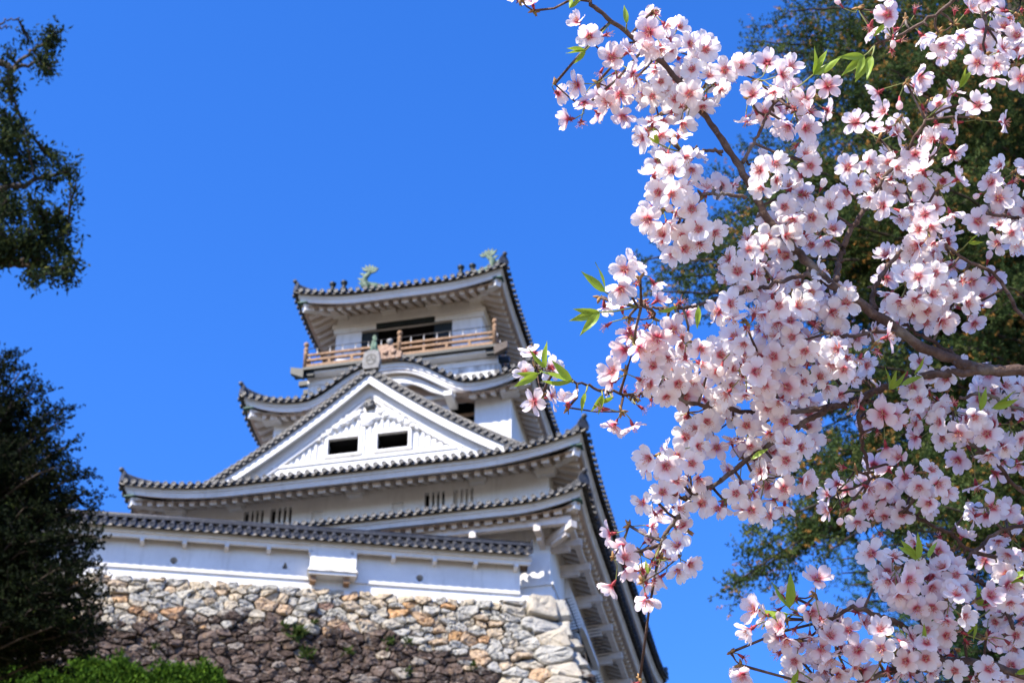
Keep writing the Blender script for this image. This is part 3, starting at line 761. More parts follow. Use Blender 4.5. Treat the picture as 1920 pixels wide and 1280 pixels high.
# ------------------------------------------------------------------ roofed plaster wall in front of the tower
DA = radians(8.2); Q = V3(0.268, 53.400, 31.347); QD = V3(cos(DA), sin(DA), 0); QN = V3(sin(DA), -cos(DA), 0)
def rw(s_, n_, z_): return Q + QD * s_ + QN * n_ + V3(0, 0, z_)
dob = empty('parapet_wall', tuple(Q + V3(0, 0, -1.65)), DA)
tag(dob, 'long low white plaster wall with its own tiled roof on top of the stone rampart', 'wall')
DOFF = (0, 0, 1.65); S0 = -21.0; S1 = 0.0
def db(m, name, mats, parent=None): return m.build(name, mats, dob if parent is None else parent, DOFF if parent is None else None)
HOLES = [(-11.36, -.90, 'c'), (-3.34, -.92, 'c'), (-7.77, -.80, 't'), (-15.2, -.85, 't')]
m = MB(); ops = [(a - .17, a + .17, z - .17, z + .17) for a, z, k in HOLES]
wall_open(m, S0, S1, -1.26, .12, 0, ops, .02); m.quad((S1, 0, -1.26), (S1, .5, -1.26), (S1, .5, .12), (S1, 0, .12)); m.quad((S0, 0, -1.26), (S1, 0, -1.26), (S1, .5, -1.26), (S0, .5, -1.26)); m.quad((S0, .5, -1.26), (S1, .5, -1.26), (S1, .5, .12), (S0, .5, .12))
wl = db(m, 'plaster_face', PLASTER)
m = MB(); m.box(S0, S1 + .75, .06, .44, -1.70, -1.263); m.box(S0, S1 + .75, -.03, .46, -1.75, -1.62); db(m, 'plinth', PLASTER)
GREYP = simple('grey_plaster', (0.42, 0.41, 0.39), 0.9, 0.15)
for a, z, kind in HOLES:
    m = MB(); N = 24
    def sq(t):
        c, s_ = cos(t), sin(t); k = .17 / max(abs(c), abs(s_)); return (a + c * k, z + s_ * k)
    def hol(t, r):
        if kind == 'c': return (a + cos(t) * r, z + sin(t) * r)
        P3 = [(a, z + r * 1.25), (a - r * .85, z - r), (a + r * .85, z - r)]
        best = None; d = V3(cos(t), sin(t))
        for i in range(3):
            p, q = V3(*P3[i]) - V3(a, z), V3(*P3[(i+1) % 3]) - V3(a, z); e = q - p; den = d[0]*e[1] - d[1]*e[0]
            if abs(den) < 1e-9: continue
            k = (p[0]*e[1] - p[1]*e[0]) / den; u_ = (p[0]*d[1] - p[1]*d[0]) / den
            if k > 0 and -1e-6 <= u_ <= 1 + 1e-6 and (best is None or k < best): best = k
        return (a + d[0] * best, z + d[1] * best)
    T = [2 * pi * (i + .5) / N for i in range(N)]
    r1 = [(*sq(t),) for t in T]; r2_ = [hol(t, .125) for t in T]; r3_ = [hol(t, .062) for t in T]
    dz = -.035 if kind == 'c' else -.02
    vs = [(x, 0, y) for x, y in r1] + [(x, 0, y) for x, y in r2_] + [(x, .2, y + dz) for x, y in r3_] + [(x, .45, y + dz) for x, y in r3_]
    m.add(vs, [(i, (i+1)%N, N+(i+1)%N, N+i) for i in range(N)], 0); m.add(vs, [(N+i, N+(i+1)%N, 2*N+(i+1)%N, 2*N+i) for i in range(N)], 1)
    m.add(vs, [(2*N+i, 2*N+(i+1)%N, 3*N+(i+1)%N, 3*N+i) for i in range(N)] + [tuple(3*N + i for i in range(N))], 2)
    db(m, 'gun_port', [PLASTER, GREYP, DARK], wl)
# roof of the wall
class SR:                                    # straight ridge roof: tile rows both sides
    pass
m = MB(); t3 = V3(1, 0, 0); sp = .31; RT = S1 + .36
nrow = int((RT - S0) / sp)
for side in (-1, 1):
    n3 = V3(0, side * -1.0, 0)               # inward direction
    for i in range(nrow):
        sv = RT - .1 - i * sp; ring = []
        def sf(w_, sag=0): return V3(sv, side * (.60 - w_), .0 + w_ * .82 + .1 * w_ * w_ - sag)
        for j in range(3):
            ww = .62 * j / 2 - .02; p = sf(ww)
            for a in range(6):
                th = -.25 + (pi + .5) * a / 5; ring.append(p + t3 * cos(th) * .08 + V3(0, 0, sin(th) * .08 + .02))
        m.add(ring, [(q*6+a, q*6+a+1, (q+1)*6+a+1, (q+1)*6+a) for q in range(2) for a in range(5)], 0, True)
        c = sf(0) - n3 * .03 + V3(0, 0, .015); nn = 12
        d0 = [c + t3 * cos(2*pi*a/nn) * .092 + V3(0, 0, sin(2*pi*a/nn) * .092) for a in range(nn)]; d1 = [q - n3 * .05 for q in d0]
        d2 = [c - n3 * .05 + (q - c) * .72 for q in d0]; d3 = [q + n3 * .018 for q in d2]
        m.add(d0 + d1 + d2 + d3, [(a, (a+1)%nn, nn+(a+1)%nn, nn+a) for a in range(nn)] + [(nn+a, nn+(a+1)%nn, 2*nn+(a+1)%nn, 2*nn+a) for a in range(nn)] + [(2*nn+a, 2*nn+(a+1)%nn, 3*nn+(a+1)%nn, 3*nn+a) for a in range(nn)] + [tuple(3*nn + a for a in range(nn))], 0)
        b = []
        for ww in (0, .3, .6):
            for q, sag in ((0, 0), (.25, .03), (.5, .045), (.75, .03), (1, 0)):
                pp = sf(ww, sag); pp[0] -= sp * q; b.append(pp)
        m.add(b, [(j*5+q, j*5+q+1, (j+1)*5+q+1, (j+1)*5+q) for j in range(2) for q in range(4)], 0)
        lip = b[:5] + [q - n3 * .05 + V3(0, 0, -.085) for q in b[:5]]; m.add(lip, [(q, q+1, q+6, q+5) for q in range(4)], 1)
m.box(S0, RT, -.15, .15, .50, .60); m.tube([(S0, 0, .62), (RT, 0, .62)], .11, 10, 0)
m.box(RT - .02, RT + .06, -.19, .19, .42, .72)
def mk_tile_dark():
    t_ = Mat('dark_roof_tile', 0.5, 0.4); a_ = t_.noise(3.0, 5, 0.7); b_ = t_.noise(12, 3, 0.7)
    c_ = t_.ramp(a_, [(0.35, (0.014, 0.015, 0.018)), (0.6, (0.034, 0.035, 0.040)), (0.8, (0.075, 0.074, 0.074))]); k_ = t_.ramp(b_, [(0.6, (0, 0, 0)), (0.7, (0.5, 0.5, 0.5))])
    t_.color(t_.mix(k_, c_, (0.22, 0.21, 0.19))); t_.bump(b_, .3); return t_.m
droof = db(m, 'wall_roof', [mk_tile_dark(), TILEP])
for y0, y1, z0, z1 in ((-.42, -.32, -.19, -.03), (-.34, -.25, -.33, -.17)):
    m = MB(); m.box(S0, RT - .02 - (y0 + .42) * .5, y0, y1, z0, z1); db(m, 'eave_board', PLASTER, droof)
m = MB(); m.box(S0, RT - .1, -.315, .4, -.168, -.10); db(m, 'soffit', simple('brown_soffit_board', (0.13, 0.08, 0.045), 0.85, 0.3), droof)
s_ = -.17
while s_ > S0:
    m = MB(); m.box(s_ - .065, s_ + .065, -.36, -.002, -.45, -.335); m.box(s_ - .065, s_ + .065, -.245, -.002, -.335, -.17); db(m, 'eave_bracket', PLASTER, droof); s_ -= 1.362
# stone-drop bay
m = MB(); m.box(-6.98, -5.47, -.36, -.003, -1.0, -.17); bay = db(m, 'stone_drop_bay', PLASTER)
m = MB(); m.add([(-7.0, -.37, -1.0), (-5.45, -.37, -1.0), (-5.40, -.47, -1.13), (-7.05, -.47, -1.13), (-7.0, -.003, -1.0), (-5.45, -.003, -1.0), (-5.40, -.003, -1.13), (-7.05, -.003, -1.13)], [(0,1,2,3),(3,2,6,7),(1,5,6,2),(0,3,7,4),(0,4,5,1)]); db(m, 'weathered_sill', WEATH, bay)
m = MB(); m.box(-7.0, -5.45, -.41, -.003, -1.24, -1.135); db(m, 'bay_floor', PLASTER, bay)
for a in (-6.85, -5.75):
    m = MB(); m.box(a - .1, a + .1, -.30, -.01, -1.45, -1.243); db(m, 'corbel', WOOD, bay)

# ------------------------------------------------------------------ stone rampart
def mk_stone():
    m = Mat('rampart_stone', 0.9, 0.2)
    tone = m.attr('tone'); zone = m.attr('zone')
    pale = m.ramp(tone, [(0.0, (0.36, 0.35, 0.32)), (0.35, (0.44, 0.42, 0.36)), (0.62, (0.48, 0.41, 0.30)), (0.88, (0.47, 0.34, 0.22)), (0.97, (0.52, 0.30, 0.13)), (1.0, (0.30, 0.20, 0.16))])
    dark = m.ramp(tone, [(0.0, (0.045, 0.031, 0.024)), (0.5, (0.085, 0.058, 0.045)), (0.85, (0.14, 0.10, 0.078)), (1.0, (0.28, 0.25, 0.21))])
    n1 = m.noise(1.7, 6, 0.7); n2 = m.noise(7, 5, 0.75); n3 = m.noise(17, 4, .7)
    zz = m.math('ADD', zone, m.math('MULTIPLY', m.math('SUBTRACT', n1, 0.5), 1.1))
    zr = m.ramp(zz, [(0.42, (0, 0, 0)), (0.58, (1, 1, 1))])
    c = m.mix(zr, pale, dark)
    lich = m.ramp(n2, [(0.55, (0, 0, 0)), (0.68, (.7, .7, .7))]); c = m.mix(lich, c, (0.40, 0.37, 0.33))
    gr = m.ramp(n3, [(0.55, (0, 0, 0)), (0.7, (0.8, 0.8, 0.8))]); c = m.mix(gr, c, m.mix(0.6, c, (0.03, 0.025, 0.022)))
    st = m.ramp(m.noise(4.2, 4, .7), [(0.55, (0, 0, 0)), (0.75, (.6, .6, .6))]); c = m.mix(st, c, m.mix(0.5, c, (0.48, 0.30, 0.15)))
    m.color(c); m.bump(m.math('ADD', n2, n3), 0.9, 0.06); return m.m
STONE = mk_stone()
EARTH = simple('dark_earth_joint', (0.06, 0.048, 0.038), 1.0, 0.4)

def clip(poly, mid, nv):
    out = []
    for i in range(len(poly)):
        a, b = poly[i], poly[(i + 1) % len(poly)]
        da = (a[0]-mid[0])*nv[0] + (a[1]-mid[1])*nv[1]; db_ = (b[0]-mid[0])*nv[0] + (b[1]-mid[1])*nv[1]
        if da <= 0: out.append(a)
        if (da < 0) != (db_ < 0) and abs(da - db_) > 1e-12:
            t = da / (da - db_); out.append((a[0] + (b[0]-a[0]) * t, a[1] + (b[1]-a[1]) * t))
    return out
def stones(seeds_fixed, inside, box, mapf, zonef, seed, rbig=.92, rsm=.18, nbig=5000, nsm=5000, ax=1.55):
    r_ = np.random.default_rng(seed); pts = list(seeds_fixed); kinds = [1.6] * len(pts)
    def far(p, rad):
        for qi, q in enumerate(pts):
            if qi < len(seeds_fixed) and ((p[0]-q[0]) / ax) ** 2 + (p[1]-q[1]) ** 2 < .40: return False
            if ((p[0]-q[0]) / ax) ** 2 + (p[1]-q[1]) ** 2 < rad * rad: return False
        return True
    for _ in range(nbig):
        p = (r_.uniform(box[0], box[1]), r_.uniform(box[2], box[3]))
        if inside(p) and far(p, rbig * r_.uniform(.75, 1.15)): pts.append(p); kinds.append(1)
    for _ in range(nsm):
        p = (r_.uniform(box[0], box[1]), r_.uniform(box[2], box[3]))
        if inside(p) and far(p, rsm * r_.uniform(.9, 1.4)): pts.append(p); kinds.append(.5)
    A = np.array(pts); K = np.array(kinds); mb = MB(); tone = []; zone = []
    W_ = K * .055                                         # power weights: large stones claim more room
    for i, p in enumerate(pts):
        d2 = ((A[:, 0]-p[0]) / ax) ** 2 + (A[:, 1]-p[1]) ** 2; nb = np.argsort(d2)[1:26]
        poly = [(p[0]-1.3, p[1]-1.1), (p[0]+1.3, p[1]-1.1), (p[0]+1.3, p[1]+1.1), (p[0]-1.3, p[1]+1.1)]
        poly = [(x / ax, y) for x, y in poly]; c = (p[0] / ax, p[1])
        for j in nb:
            q = (A[j, 0] / ax, A[j, 1]); dv = (q[0]-c[0], q[1]-c[1]); L2 = dv[0]**2 + dv[1]**2
            k = .5 + (W_[i] - W_[j]) / (2 * L2); k = min(.8, max(.2, k))
            poly = clip(poly, (c[0] + dv[0]*k, c[1] + dv[1]*k), dv)
            if len(poly) < 3: break
        if len(poly) < 3: continue
        for nv, mid in inside(None): poly = clip(poly, (mid[0] / ax, mid[1]), (nv[0] * ax, nv[1]))
        if len(poly) < 3: continue
        poly = np.array([(x * ax, y) for x, y in poly]); cen = poly.mean(0)
        gap = .024 / max(.15, np.linalg.norm(poly - cen, axis=1).mean()); poly = cen + (poly - cen) * (1 - gap)
        for _ in range(1):                                  # cut the corners
            nx = np.roll(poly, -1, 0); poly = np.stack([poly * .87 + nx * .13, (poly + nx) / 2 + r_.normal(0, .022, poly.shape), poly * .13 + nx * .87], 1).reshape(-1, 2)
        if len(poly) > 26: poly = poly[::2]
        size = np.linalg.norm(poly - cen, axis=1).mean(); bul = min(.26, size * .40) * r_.uniform(.7, 1.2); off = r_.uniform(-.05, .07)
        f = [r_.uniform(-1, 1, 3) for _ in range(3)]; n = len(poly); vs = []
        tilt = r_.uniform(-.34, .34, 2)
        for k, hgt in ((1.0, -.6), (1.0, -.05), (.965, .46), (.86, .80), (.60, .96), (.28, 1.0)):
            for a in range(n):
                v = cen + (poly[a] - cen) * k
                w1 = .5*sin(v[0]*9*f[0][0]+v[1]*11*f[0][1]+f[0][2]*6) + .35*sin(v[0]*19*f[1][0]+v[1]*17*f[1][1]+f[1][2]*6) + .25*sin(v[0]*31*f[2][0]-v[1]*37*f[2][1]+f[2][2]*6)
                o_ = off + bul * hgt + (w1 * .045 + tilt @ (v - cen) + r_.normal(0, .016)) * (1 if hgt > 0 else 0)
                v = v + r_.uniform(-.012, .012, 2); vs.append(mapf(v[0], v[1], o_))
        vs.append(mapf(cen[0], cen[1], off + bul))
        fs = [(q*n+a, q*n+(a+1)%n, (q+1)*n+(a+1)%n, (q+1)*n+a) for q in range(5) for a in range(n)] + [(5*n+a, 5*n+(a+1)%n, 6*n) for a in range(n)]
        mb.add(vs, fs, 0, False); tone += [r_.random() * (.6 if i < len(seeds_fixed) else 1)] * len(vs); zone += [zonef(cen, r_)] * len(vs)
    return mb, tone, zone

DM = 8.8
def bat(d): return .25 * d + .02 * d * d
ramp = empty('stone_rampart', tuple(Q + V3(0, 0, -10.6)), DA)
tag(ramp, 'battered rampart of fitted boulders, pale on top and dark brown below, under the white wall', 'stone wall')
ROFF = (0, 0, 10.6)
TOPZ = -1.60
def fin(p):
    if p is None: return [((0, -1), (0, -.02)), ((0, 1), (0, DM)), ((-1, 0), (-21, 0)), ((1, -.23), (1.16, 0))]
    return -21 < p[0] < 1.1 + .23 * p[1] and .05 < p[1] < DM
def fmap(s_, d, o_): 
    up = .33 * min(1, max(0, (s_ - .0) / .4)) * max(0, 1 - d / .5)
    return (s_, -(bat(d) + o_), TOPZ - d + up)
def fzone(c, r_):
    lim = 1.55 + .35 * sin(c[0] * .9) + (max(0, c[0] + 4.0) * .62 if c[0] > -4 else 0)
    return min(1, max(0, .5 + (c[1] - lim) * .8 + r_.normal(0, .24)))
fixed = []
for k in range(14):
    d = .28 + k * .62; fixed.append((1.16 + .23 * d - (.72 if k % 2 else .42), d))
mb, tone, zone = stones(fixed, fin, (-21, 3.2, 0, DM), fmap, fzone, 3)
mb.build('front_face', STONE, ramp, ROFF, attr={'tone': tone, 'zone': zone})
# north face: runs back along the tower
CV = np.array([sin(YAW + DA), cos(YAW + DA)])          # tower depth direction in the rampart frame
def nmap(t, d, o_):
    up = .33 * max(0, 1 - d / .5); x = 1.16 + .23 * d + CV[0] * t + o_ * .9; y = -bat(d) + CV[1] * t - o_ * .3
    return (x, y, TOPZ - d + up)
def nin(p):
    if p is None: return [((0, -1), (0, -.02)), ((0, 1), (0, DM)), ((-1, 0), (.03, 0)), ((1, 0), (19, 0))]
    return .05 < p[0] < 19 and .05 < p[1] < DM
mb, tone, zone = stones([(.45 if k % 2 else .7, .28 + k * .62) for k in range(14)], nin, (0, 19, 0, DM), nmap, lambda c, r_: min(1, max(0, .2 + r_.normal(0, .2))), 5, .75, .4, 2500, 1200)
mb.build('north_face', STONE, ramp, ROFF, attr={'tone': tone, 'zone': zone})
m = MB()
for k in range(8):
    d0, d1 = DM * k / 8, DM * (k + 1) / 8; o_ = -.16
    m.quad(fmap(-21, d0, o_), fmap(1.1 + .23 * d0, d0, o_), fmap(1.1 + .23 * d1, d1, o_), fmap(-21, d1, o_))
    m.quad(nmap(.0, d0, o_), nmap(19, d0, o_), nmap(19, d1, o_), nmap(.0, d1, o_))
m.quad(fmap(-21, .0, -.16), fmap(1.1, .0, -.16), nmap(19, 0, -.2), (-21, 19, TOPZ))
m.build('earth_core', EARTH, ramp, ROFF)

# ------------------------------------------------------------------ ground
def mk_ground():
    m = Mat('hillside_earth', 1.0, 0.1); a = m.noise(.5, 5, .7); b = m.noise(6, 4, .7)
    c = m.ramp(a, [(0.35, (0.12, 0.088, 0.058)), (0.55, (0.085, 0.072, 0.038)), (0.7, (0.05, 0.06, 0.022))]); m.color(c); m.bump(b, .5, .05); return m.m
GROUND = mk_ground()
def gz(x, y):
    z = max(0.0, min(21.6, .47 * (y - 3.5))) if y < 47 else 21.6
    if y > 47: z = 21.6
    return z + (.25 * sin(x * .31) * sin(y * .23 + 1) if 6 < y < 46 else 0)
xs = np.concatenate([[-3000, -800, -250], np.linspace(-90, 90, 61), [250, 800, 3000]]); ys = np.concatenate([[-3000, -600, -120, -40, -10], np.linspace(0, 60, 61), [90, 160, 600, 3000]])
vs = []; 
for y in ys:
    for x in xs:
        z = gz(x, y)
        if y > 80: z = max(0, 21.6 - (y - 60) * .25)
        if abs(x) > 95: z *= max(0, 1 - (abs(x) - 95) / 300)
        vs.append((x, y, z))
nx = len(xs); fs = [(j*nx+i, j*nx+i+1, (j+1)*nx+i+1, (j+1)*nx+i) for j in range(len(ys)-1) for i in range(nx-1)]
g = np_mesh('ground', vs, fs, GROUND, smooth=True); g['kind'] = 'structure'
def mk_bounce_gravel():
    m = Mat('pale_bounce_gravel', 1.0, 0.1); a = m.noise(1.2, 4); b = m.noise(60, 3, .8)
    m.color(m.mix(0.5, m.ramp(a, [(0.3, (0.25, 0.205, 0.15)), (0.7, (0.33, 0.275, 0.205))]), m.ramp(b, [(0.3, (0.18, 0.155, 0.12)), (0.7, (0.40, 0.345, 0.275))]))); m.bump(b, .5, .02); return m.m
bounce_v = [(x, y, gz(0, y) + .02) for y in (-60, -20, 0, 3.4) for x in (-60, -20, 20, 60)]
pth = np_mesh('bounce_ground', bounce_v, [(j*4+i, j*4+i+1, j*4+i+5, j*4+i+4) for j in range(3) for i in range(3)], mk_bounce_gravel()); pth['kind'] = 'structure'  # unseen pale sheet added to bounce warm light up onto blossom and eaves

# ------------------------------------------------------------------ foliage
def foliage_mat(name, stops, tipcol=None, trans=0.25, rough=0.8):
    m = Mat(name, rough, 0.06); tone = m.attr('tone')
    c = m.ramp(tone, stops)
    if tipcol: c = m.mix(m.attr('tip'), c, tipcol)
    m.color(c); m.translucent(trans, c); return m.m
FIR = foliage_mat('fir_needles', [(0, (0.018, 0.038, 0.013)), (0.45, (0.055, 0.090, 0.028)), (0.8, (0.115, 0.150, 0.045)), (1, (0.19, 0.21, 0.065))], (0.46, 0.23, 0.06), .3)
PINE = foliage_mat('pine_needles', [(0, (0.02, 0.045, 0.02)), (0.5, (0.05, 0.10, 0.035)), (1, (0.10, 0.16, 0.05))], None, .2)
CYP = foliage_mat('shade_darkened_cypress_leaves', [(0, (0.004, 0.007, 0.003)), (0.6, (0.011, 0.017, 0.006)), (0.9, (0.024, 0.034, 0.009)), (1, (0.05, 0.072, 0.015))], None, .12)  # dark foliage, taken near black to stand in for shade from neighbouring trees
CAMPH = foliage_mat('broad_leaves', [(0, (0.014, 0.026, 0.012)), (0.6, (0.032, 0.048, 0.018)), (0.9, (0.07, 0.085, 0.022)), (1, (0.15, 0.14, 0.03))], None, .2)
HEDGE = foliage_mat('hedge_leaves', [(0, (0.02, 0.05, 0.007)), (0.5, (0.06, 0.125, 0.012)), (1, (0.15, 0.26, 0.025))], None, .3)
WEED = foliage_mat('weed_leaves', [(0, (0.03, 0.05, 0.015)), (1, (0.09, 0.13, 0.03))], None, .3)
BARKD = simple('dark_tree_bark', (0.055, 0.042, 0.032), 0.9, 0.4, 8, 0.5)
BARKG = simple('grey_brown_bark', (0.16, 0.13, 0.10), 0.9, 0.4, 8, 0.5)

def unit(a): return a / (np.linalg.norm(a, axis=-1, keepdims=True) + 1e-9)
def needle_shoots(P, Dr, ln, needle, k, wid, rs, tipfrac=0.0, fwd=.7):
    """bottle-brush shoots: k narrow needles each; returns verts, tris, tone, tip"""
    N = len(P); t = rs.uniform(0, 1, (N, k)); t[:, 0] = 1.0; t[:, 1] = .9
    R = unit(rs.normal(size=(N, k, 3))); D = Dr[:, None, :]
    R = unit(R - (R * D).sum(-1, keepdims=True) * D)
    nd = unit(R + D * fwd + rs.normal(size=(N, k, 3)) * .15)
    base = P[:, None, :] + D * (t * ln[:, None])[..., None]
    nl = needle * rs.uniform(.75, 1.2, (N, k, 1)) * (1 - .25 * t[..., None])
    side = unit(np.cross(nd, rs.normal(size=(N, k, 3)))) * wid / 2
    tip = base + nd * nl; mid = base + nd * nl * .45
    v = np.stack([base - side * .5, mid - side, tip, mid + side], 2).reshape(-1, 3)
    f = np.arange(N * k * 4).reshape(-1, 4)
    tone = np.repeat(np.clip(rs.beta(2, 2.6, N)[:, None] + rs.normal(0, .08, (N, k)), 0, 1).reshape(-1), 4)
    bud = (rs.random(N) < tipfrac)[:, None] & (t > .55)
    tp = np.repeat((bud * rs.uniform(.5, 1, (N, k))).reshape(-1), 4)
    return v, f, tone, tp

def bough_tree(label, cat, name, tips, trunk_fn, base, mats, seed, needle=.045, ln=.17, k=9, wid=.012, step=.22, twl=(.35, .9), tipfrac=.12, droop=.15, trunk_r=.45, height=26, start=.2, shoot_gap=.085, limb_r=.05, twig_mat=None, updir=.25, trunkpts=None):
    rs = np.random.default_rng(seed)
    root = empty(name, base); tag(root, label, cat)
    b = V3(*base); limbs = MB(); P = []; Dd = []; LN = []
    for tp, org in tips:
        tp = np.array(tp, float); org = np.array(org, float); L = np.linalg.norm(tp - org); n = max(6, int(L / step))
        ctrl = (org + tp) / 2 + V3(0, 0, L * droop) + rs.normal(0, .08 * L, 3) * V3(1, 1, .5)
        ts = np.linspace(0, 1, n); c = ((1-ts)**2)[:, None] * org + (2*ts*(1-ts))[:, None] * ctrl + (ts**2)[:, None] * tp
        c += np.cumsum(rs.normal(0, .012, c.shape), 0)
        limbs.tube([q - b for q in c], [limb_r * (1 - .85 * t) + .006 for t in ts], 5)
        for i in range(int(n * start), n):
            d = nrm(c[min(i+1, n-1)] - c[max(i-1, 0)]); sd = nrm(np.cross(d, V3(0, 0, 1)) + rs.normal(0, .35, 3))
            fr = 1 - .55 * max(0, (i / n - .55) / .45)
            for sg in (-1, 1):
                if rs.random() < .12: continue
                tl = rs.uniform(*twl) * fr; td = nrm(d * rs.uniform(.35, .8) + sg * sd + V3(0, 0, updir) + rs.normal(0, .2, 3)); m_ = max(2, int(tl / shoot_gap))
                e = c[i] + td * tl - V3(0, 0, .12 * tl)
                limbs.tube([c[i] - b, e - b], [.007, .003], 3)
                for j in range(m_):
                    q = c[i] + (e - c[i]) * (j + .5) / m_; sp_ = nrm(np.cross(td, V3(0, 0, 1)) + rs.normal(0, .4, 3))
                    for s2 in (-1, 1):
                        P.append(q); Dd.append(nrm(td * .7 + s2 * sp_ * .8 + V3(0, 0, updir * .7) + rs.normal(0, .2, 3))); LN.append(ln * rs.uniform(.6, 1.2))
                P.append(e); Dd.append(td); LN.append(ln * 1.2)
            if i == n - 1: P.append(c[i]); Dd.append(d); LN.append(ln * 1.3)
    v, f, tone, tip = needle_shoots(np.array(P), np.array(Dd), np.array(LN), needle, k, wid, rs, tipfrac)
    if trunkpts:
        tr = MB(); tr.tube([V3(*q) - b for q in trunkpts], [trunk_r * (1 - .8 * i / (len(trunkpts)-1)) for i in range(len(trunkpts))], 12); tr.build('trunk', mats[1], root)
    limbs.build('limbs', mats[1], root, recalc=False)
    np_mesh('crown', v - b, f, mats[0], root, {'tone': tone, 'tip': tip})
    return root

def in_poly(p, poly):
    x, y = p; c = False; n = len(poly)
    for i in range(n):
        x1, y1 = poly[i]; x2, y2 = poly[(i+1) % n]
        if (y1 > y) != (y2 > y) and x < (x2-x1) * (y-y1) / (y2-y1) + x1: c = not c
    return c
def sample(poly, n, rs, mind=0):
    xs = [p[0] for p in poly]; ys = [p[1] for p in poly]; out = []; tries = 0
    while len(out) < n and tries < n * 60:
        tries += 1; p = (rs.uniform(min(xs), max(xs)), rs.uniform(min(ys), max(ys)))
        if in_poly(p, poly) and all((p[0]-q[0])**2 + (p[1]-q[1])**2 > mind * mind for q in out): out.append(p)
    return out

# fir behind the blossom
FY = 21.0
ftop = aty(2060, -300, FY); fbase = (aty(2060, 640, FY).x, FY, gz(8, FY) - .3)
ftr = [(fbase[0], FY, z) for z in np.linspace(fbase[2], ftop.z + 3, 8)]
def trunk_at(z): return V3(fbase[0], FY, z)
rs = np.random.default_rng(21)
FPOLY = [(1490, 0), (1440, 60), (1430, 120), (1450, 200), (1420, 270), (1390, 340), (1360, 400), (1340, 470), (1390, 560), (1420, 640), (1450, 720), (1470, 800), (1500, 900), (1560, 960), (1640, 1020), (1700, 1080), (1960, 1100), (1960, -40), (1500, -40)]
tips = []
for p in sample(FPOLY, 150, rs, 30):
    Y = FY + rs.uniform(-3.4, 2.5); t = aty(p[0], p[1], Y); L = abs(t.x - fbase[0])
    tips.append((t, trunk_at(t.z + rs.uniform(-.6, .9) - .12 * L)))
for p in [(1468, 20), (1412, 75), (1440, 110), (1445, 195), (1425, 260), (1378, 335), (1345, 400), (1310, 470), (1225, 505), (1255, 520), (1240, 545), (1290, 500), (1330, 560), (1385, 1092), (1430, 1015), (1400, 1075), (1470, 1040), (1440, 985), (1505, 1000), (1530, 950), (1540, 1030), (1500, 925), (1480, 870)]:
    Y = FY - 1.5 + rs.uniform(-.8, .8); t = aty(p[0], p[1], Y); tips.append((t, trunk_at(t.z + (2.2 if p[1] > 900 else .4) + rs.uniform(-.2, .4))))
bough_tree('tall dark fir with orange brown bud tips filling the right side behind the pink blossom', 'tree', 'fir_tree', tips, None, fbase, [FIR, BARKD], 31, trunkpts=ftr, needle=.052, ln=.19, k=20, wid=.021, tipfrac=.15, shoot_gap=.08, limb_r=.035, step=.19)

# two pines further back at lower right
rs = np.random.default_rng(5)
for lab, poly, Y, n_, tx in (('green pine with blue green needle clumps showing low between fir and blossom sprays', [(1570, 1040), (1620, 1020), (1700, 1030), (1760, 1100), (1740, 1180), (1650, 1170), (1580, 1120)], 30, 20, 1790),
                             ('bushy dark pine behind the lowest blossom sprays in the bottom right corner', [(1640, 1190), (1720, 1120), (1960, 1090), (1960, 1300), (1640, 1300)], 26, 34, 2010)):
    c = aty(tx, 1100, Y); bs = (c.x, Y, gz(c.x, Y) - .3); tp = []
    for p in sample(poly, n_, rs, 22):
        t = aty(p[0], p[1], Y + rs.uniform(-1.5, 1.5)); tp.append((t, V3(c.x, Y, t.z - rs.uniform(0, .5))))
    bough_tree(lab, 'tree', 'pine_tree', tp, None, bs, [PINE, BARKD], int(n_), needle=.085, ln=.12, k=16, wid=.014, twl=(.25, .5), tipfrac=0, start=.5, updir=.5, trunk_r=.25,
               trunkpts=[(c.x, Y, z) for z in np.linspace(bs[2], aty(tx, 1000, Y).z, 5)])

# dark cypress at left
CY = 24.0
CPOLY = [(-90, 690), (-20, 700), (15, 730), (50, 765), (70, 800), (85, 830), (110, 855), (130, 890), (150, 925), (150, 975), (162, 1015), (158, 1080), (172, 1150), (150, 1215), (-90, 1225)]
rs = np.random.default_rng(11); cb = aty(-60, 900, CY); cbase = (cb.x, CY, gz(cb.x, CY) - .3)
tips = []
for p in sample(CPOLY, 150, rs, 13):
    Y = CY + rs.uniform(-1.8, 1.6); t = aty(p[0], p[1], Y); tips.append((t, V3(cb.x, CY, t.z - rs.uniform(.2, 1.2))))
for p in [(0, 668), (35, 702), (78, 735), (95, 765), (108, 800), (130, 840), (150, 885), (165, 920), (166, 960), (176, 1012), (175, 1070), (192, 1140), (184, 1180), (170, 1225)]:
    t = aty(p[0], p[1], CY - .8); tips.append((t, V3(cb.x, CY, t.z - .8)))
bough_tree('dense almost black conifer at left in front of the white wall and rampart', 'tree', 'cypress_tree', tips, None, cbase, [CYP, BARKD], 41, needle=.055, ln=.16, k=16, wid=.028, twl=(.25, .6), tipfrac=0, step=.16, start=.3, trunk_r=.3, updir=.3, limb_r=.03,
           trunkpts=[(cb.x, CY, z) for z in np.linspace(cbase[2], aty(-60, 640, CY).z, 6)])

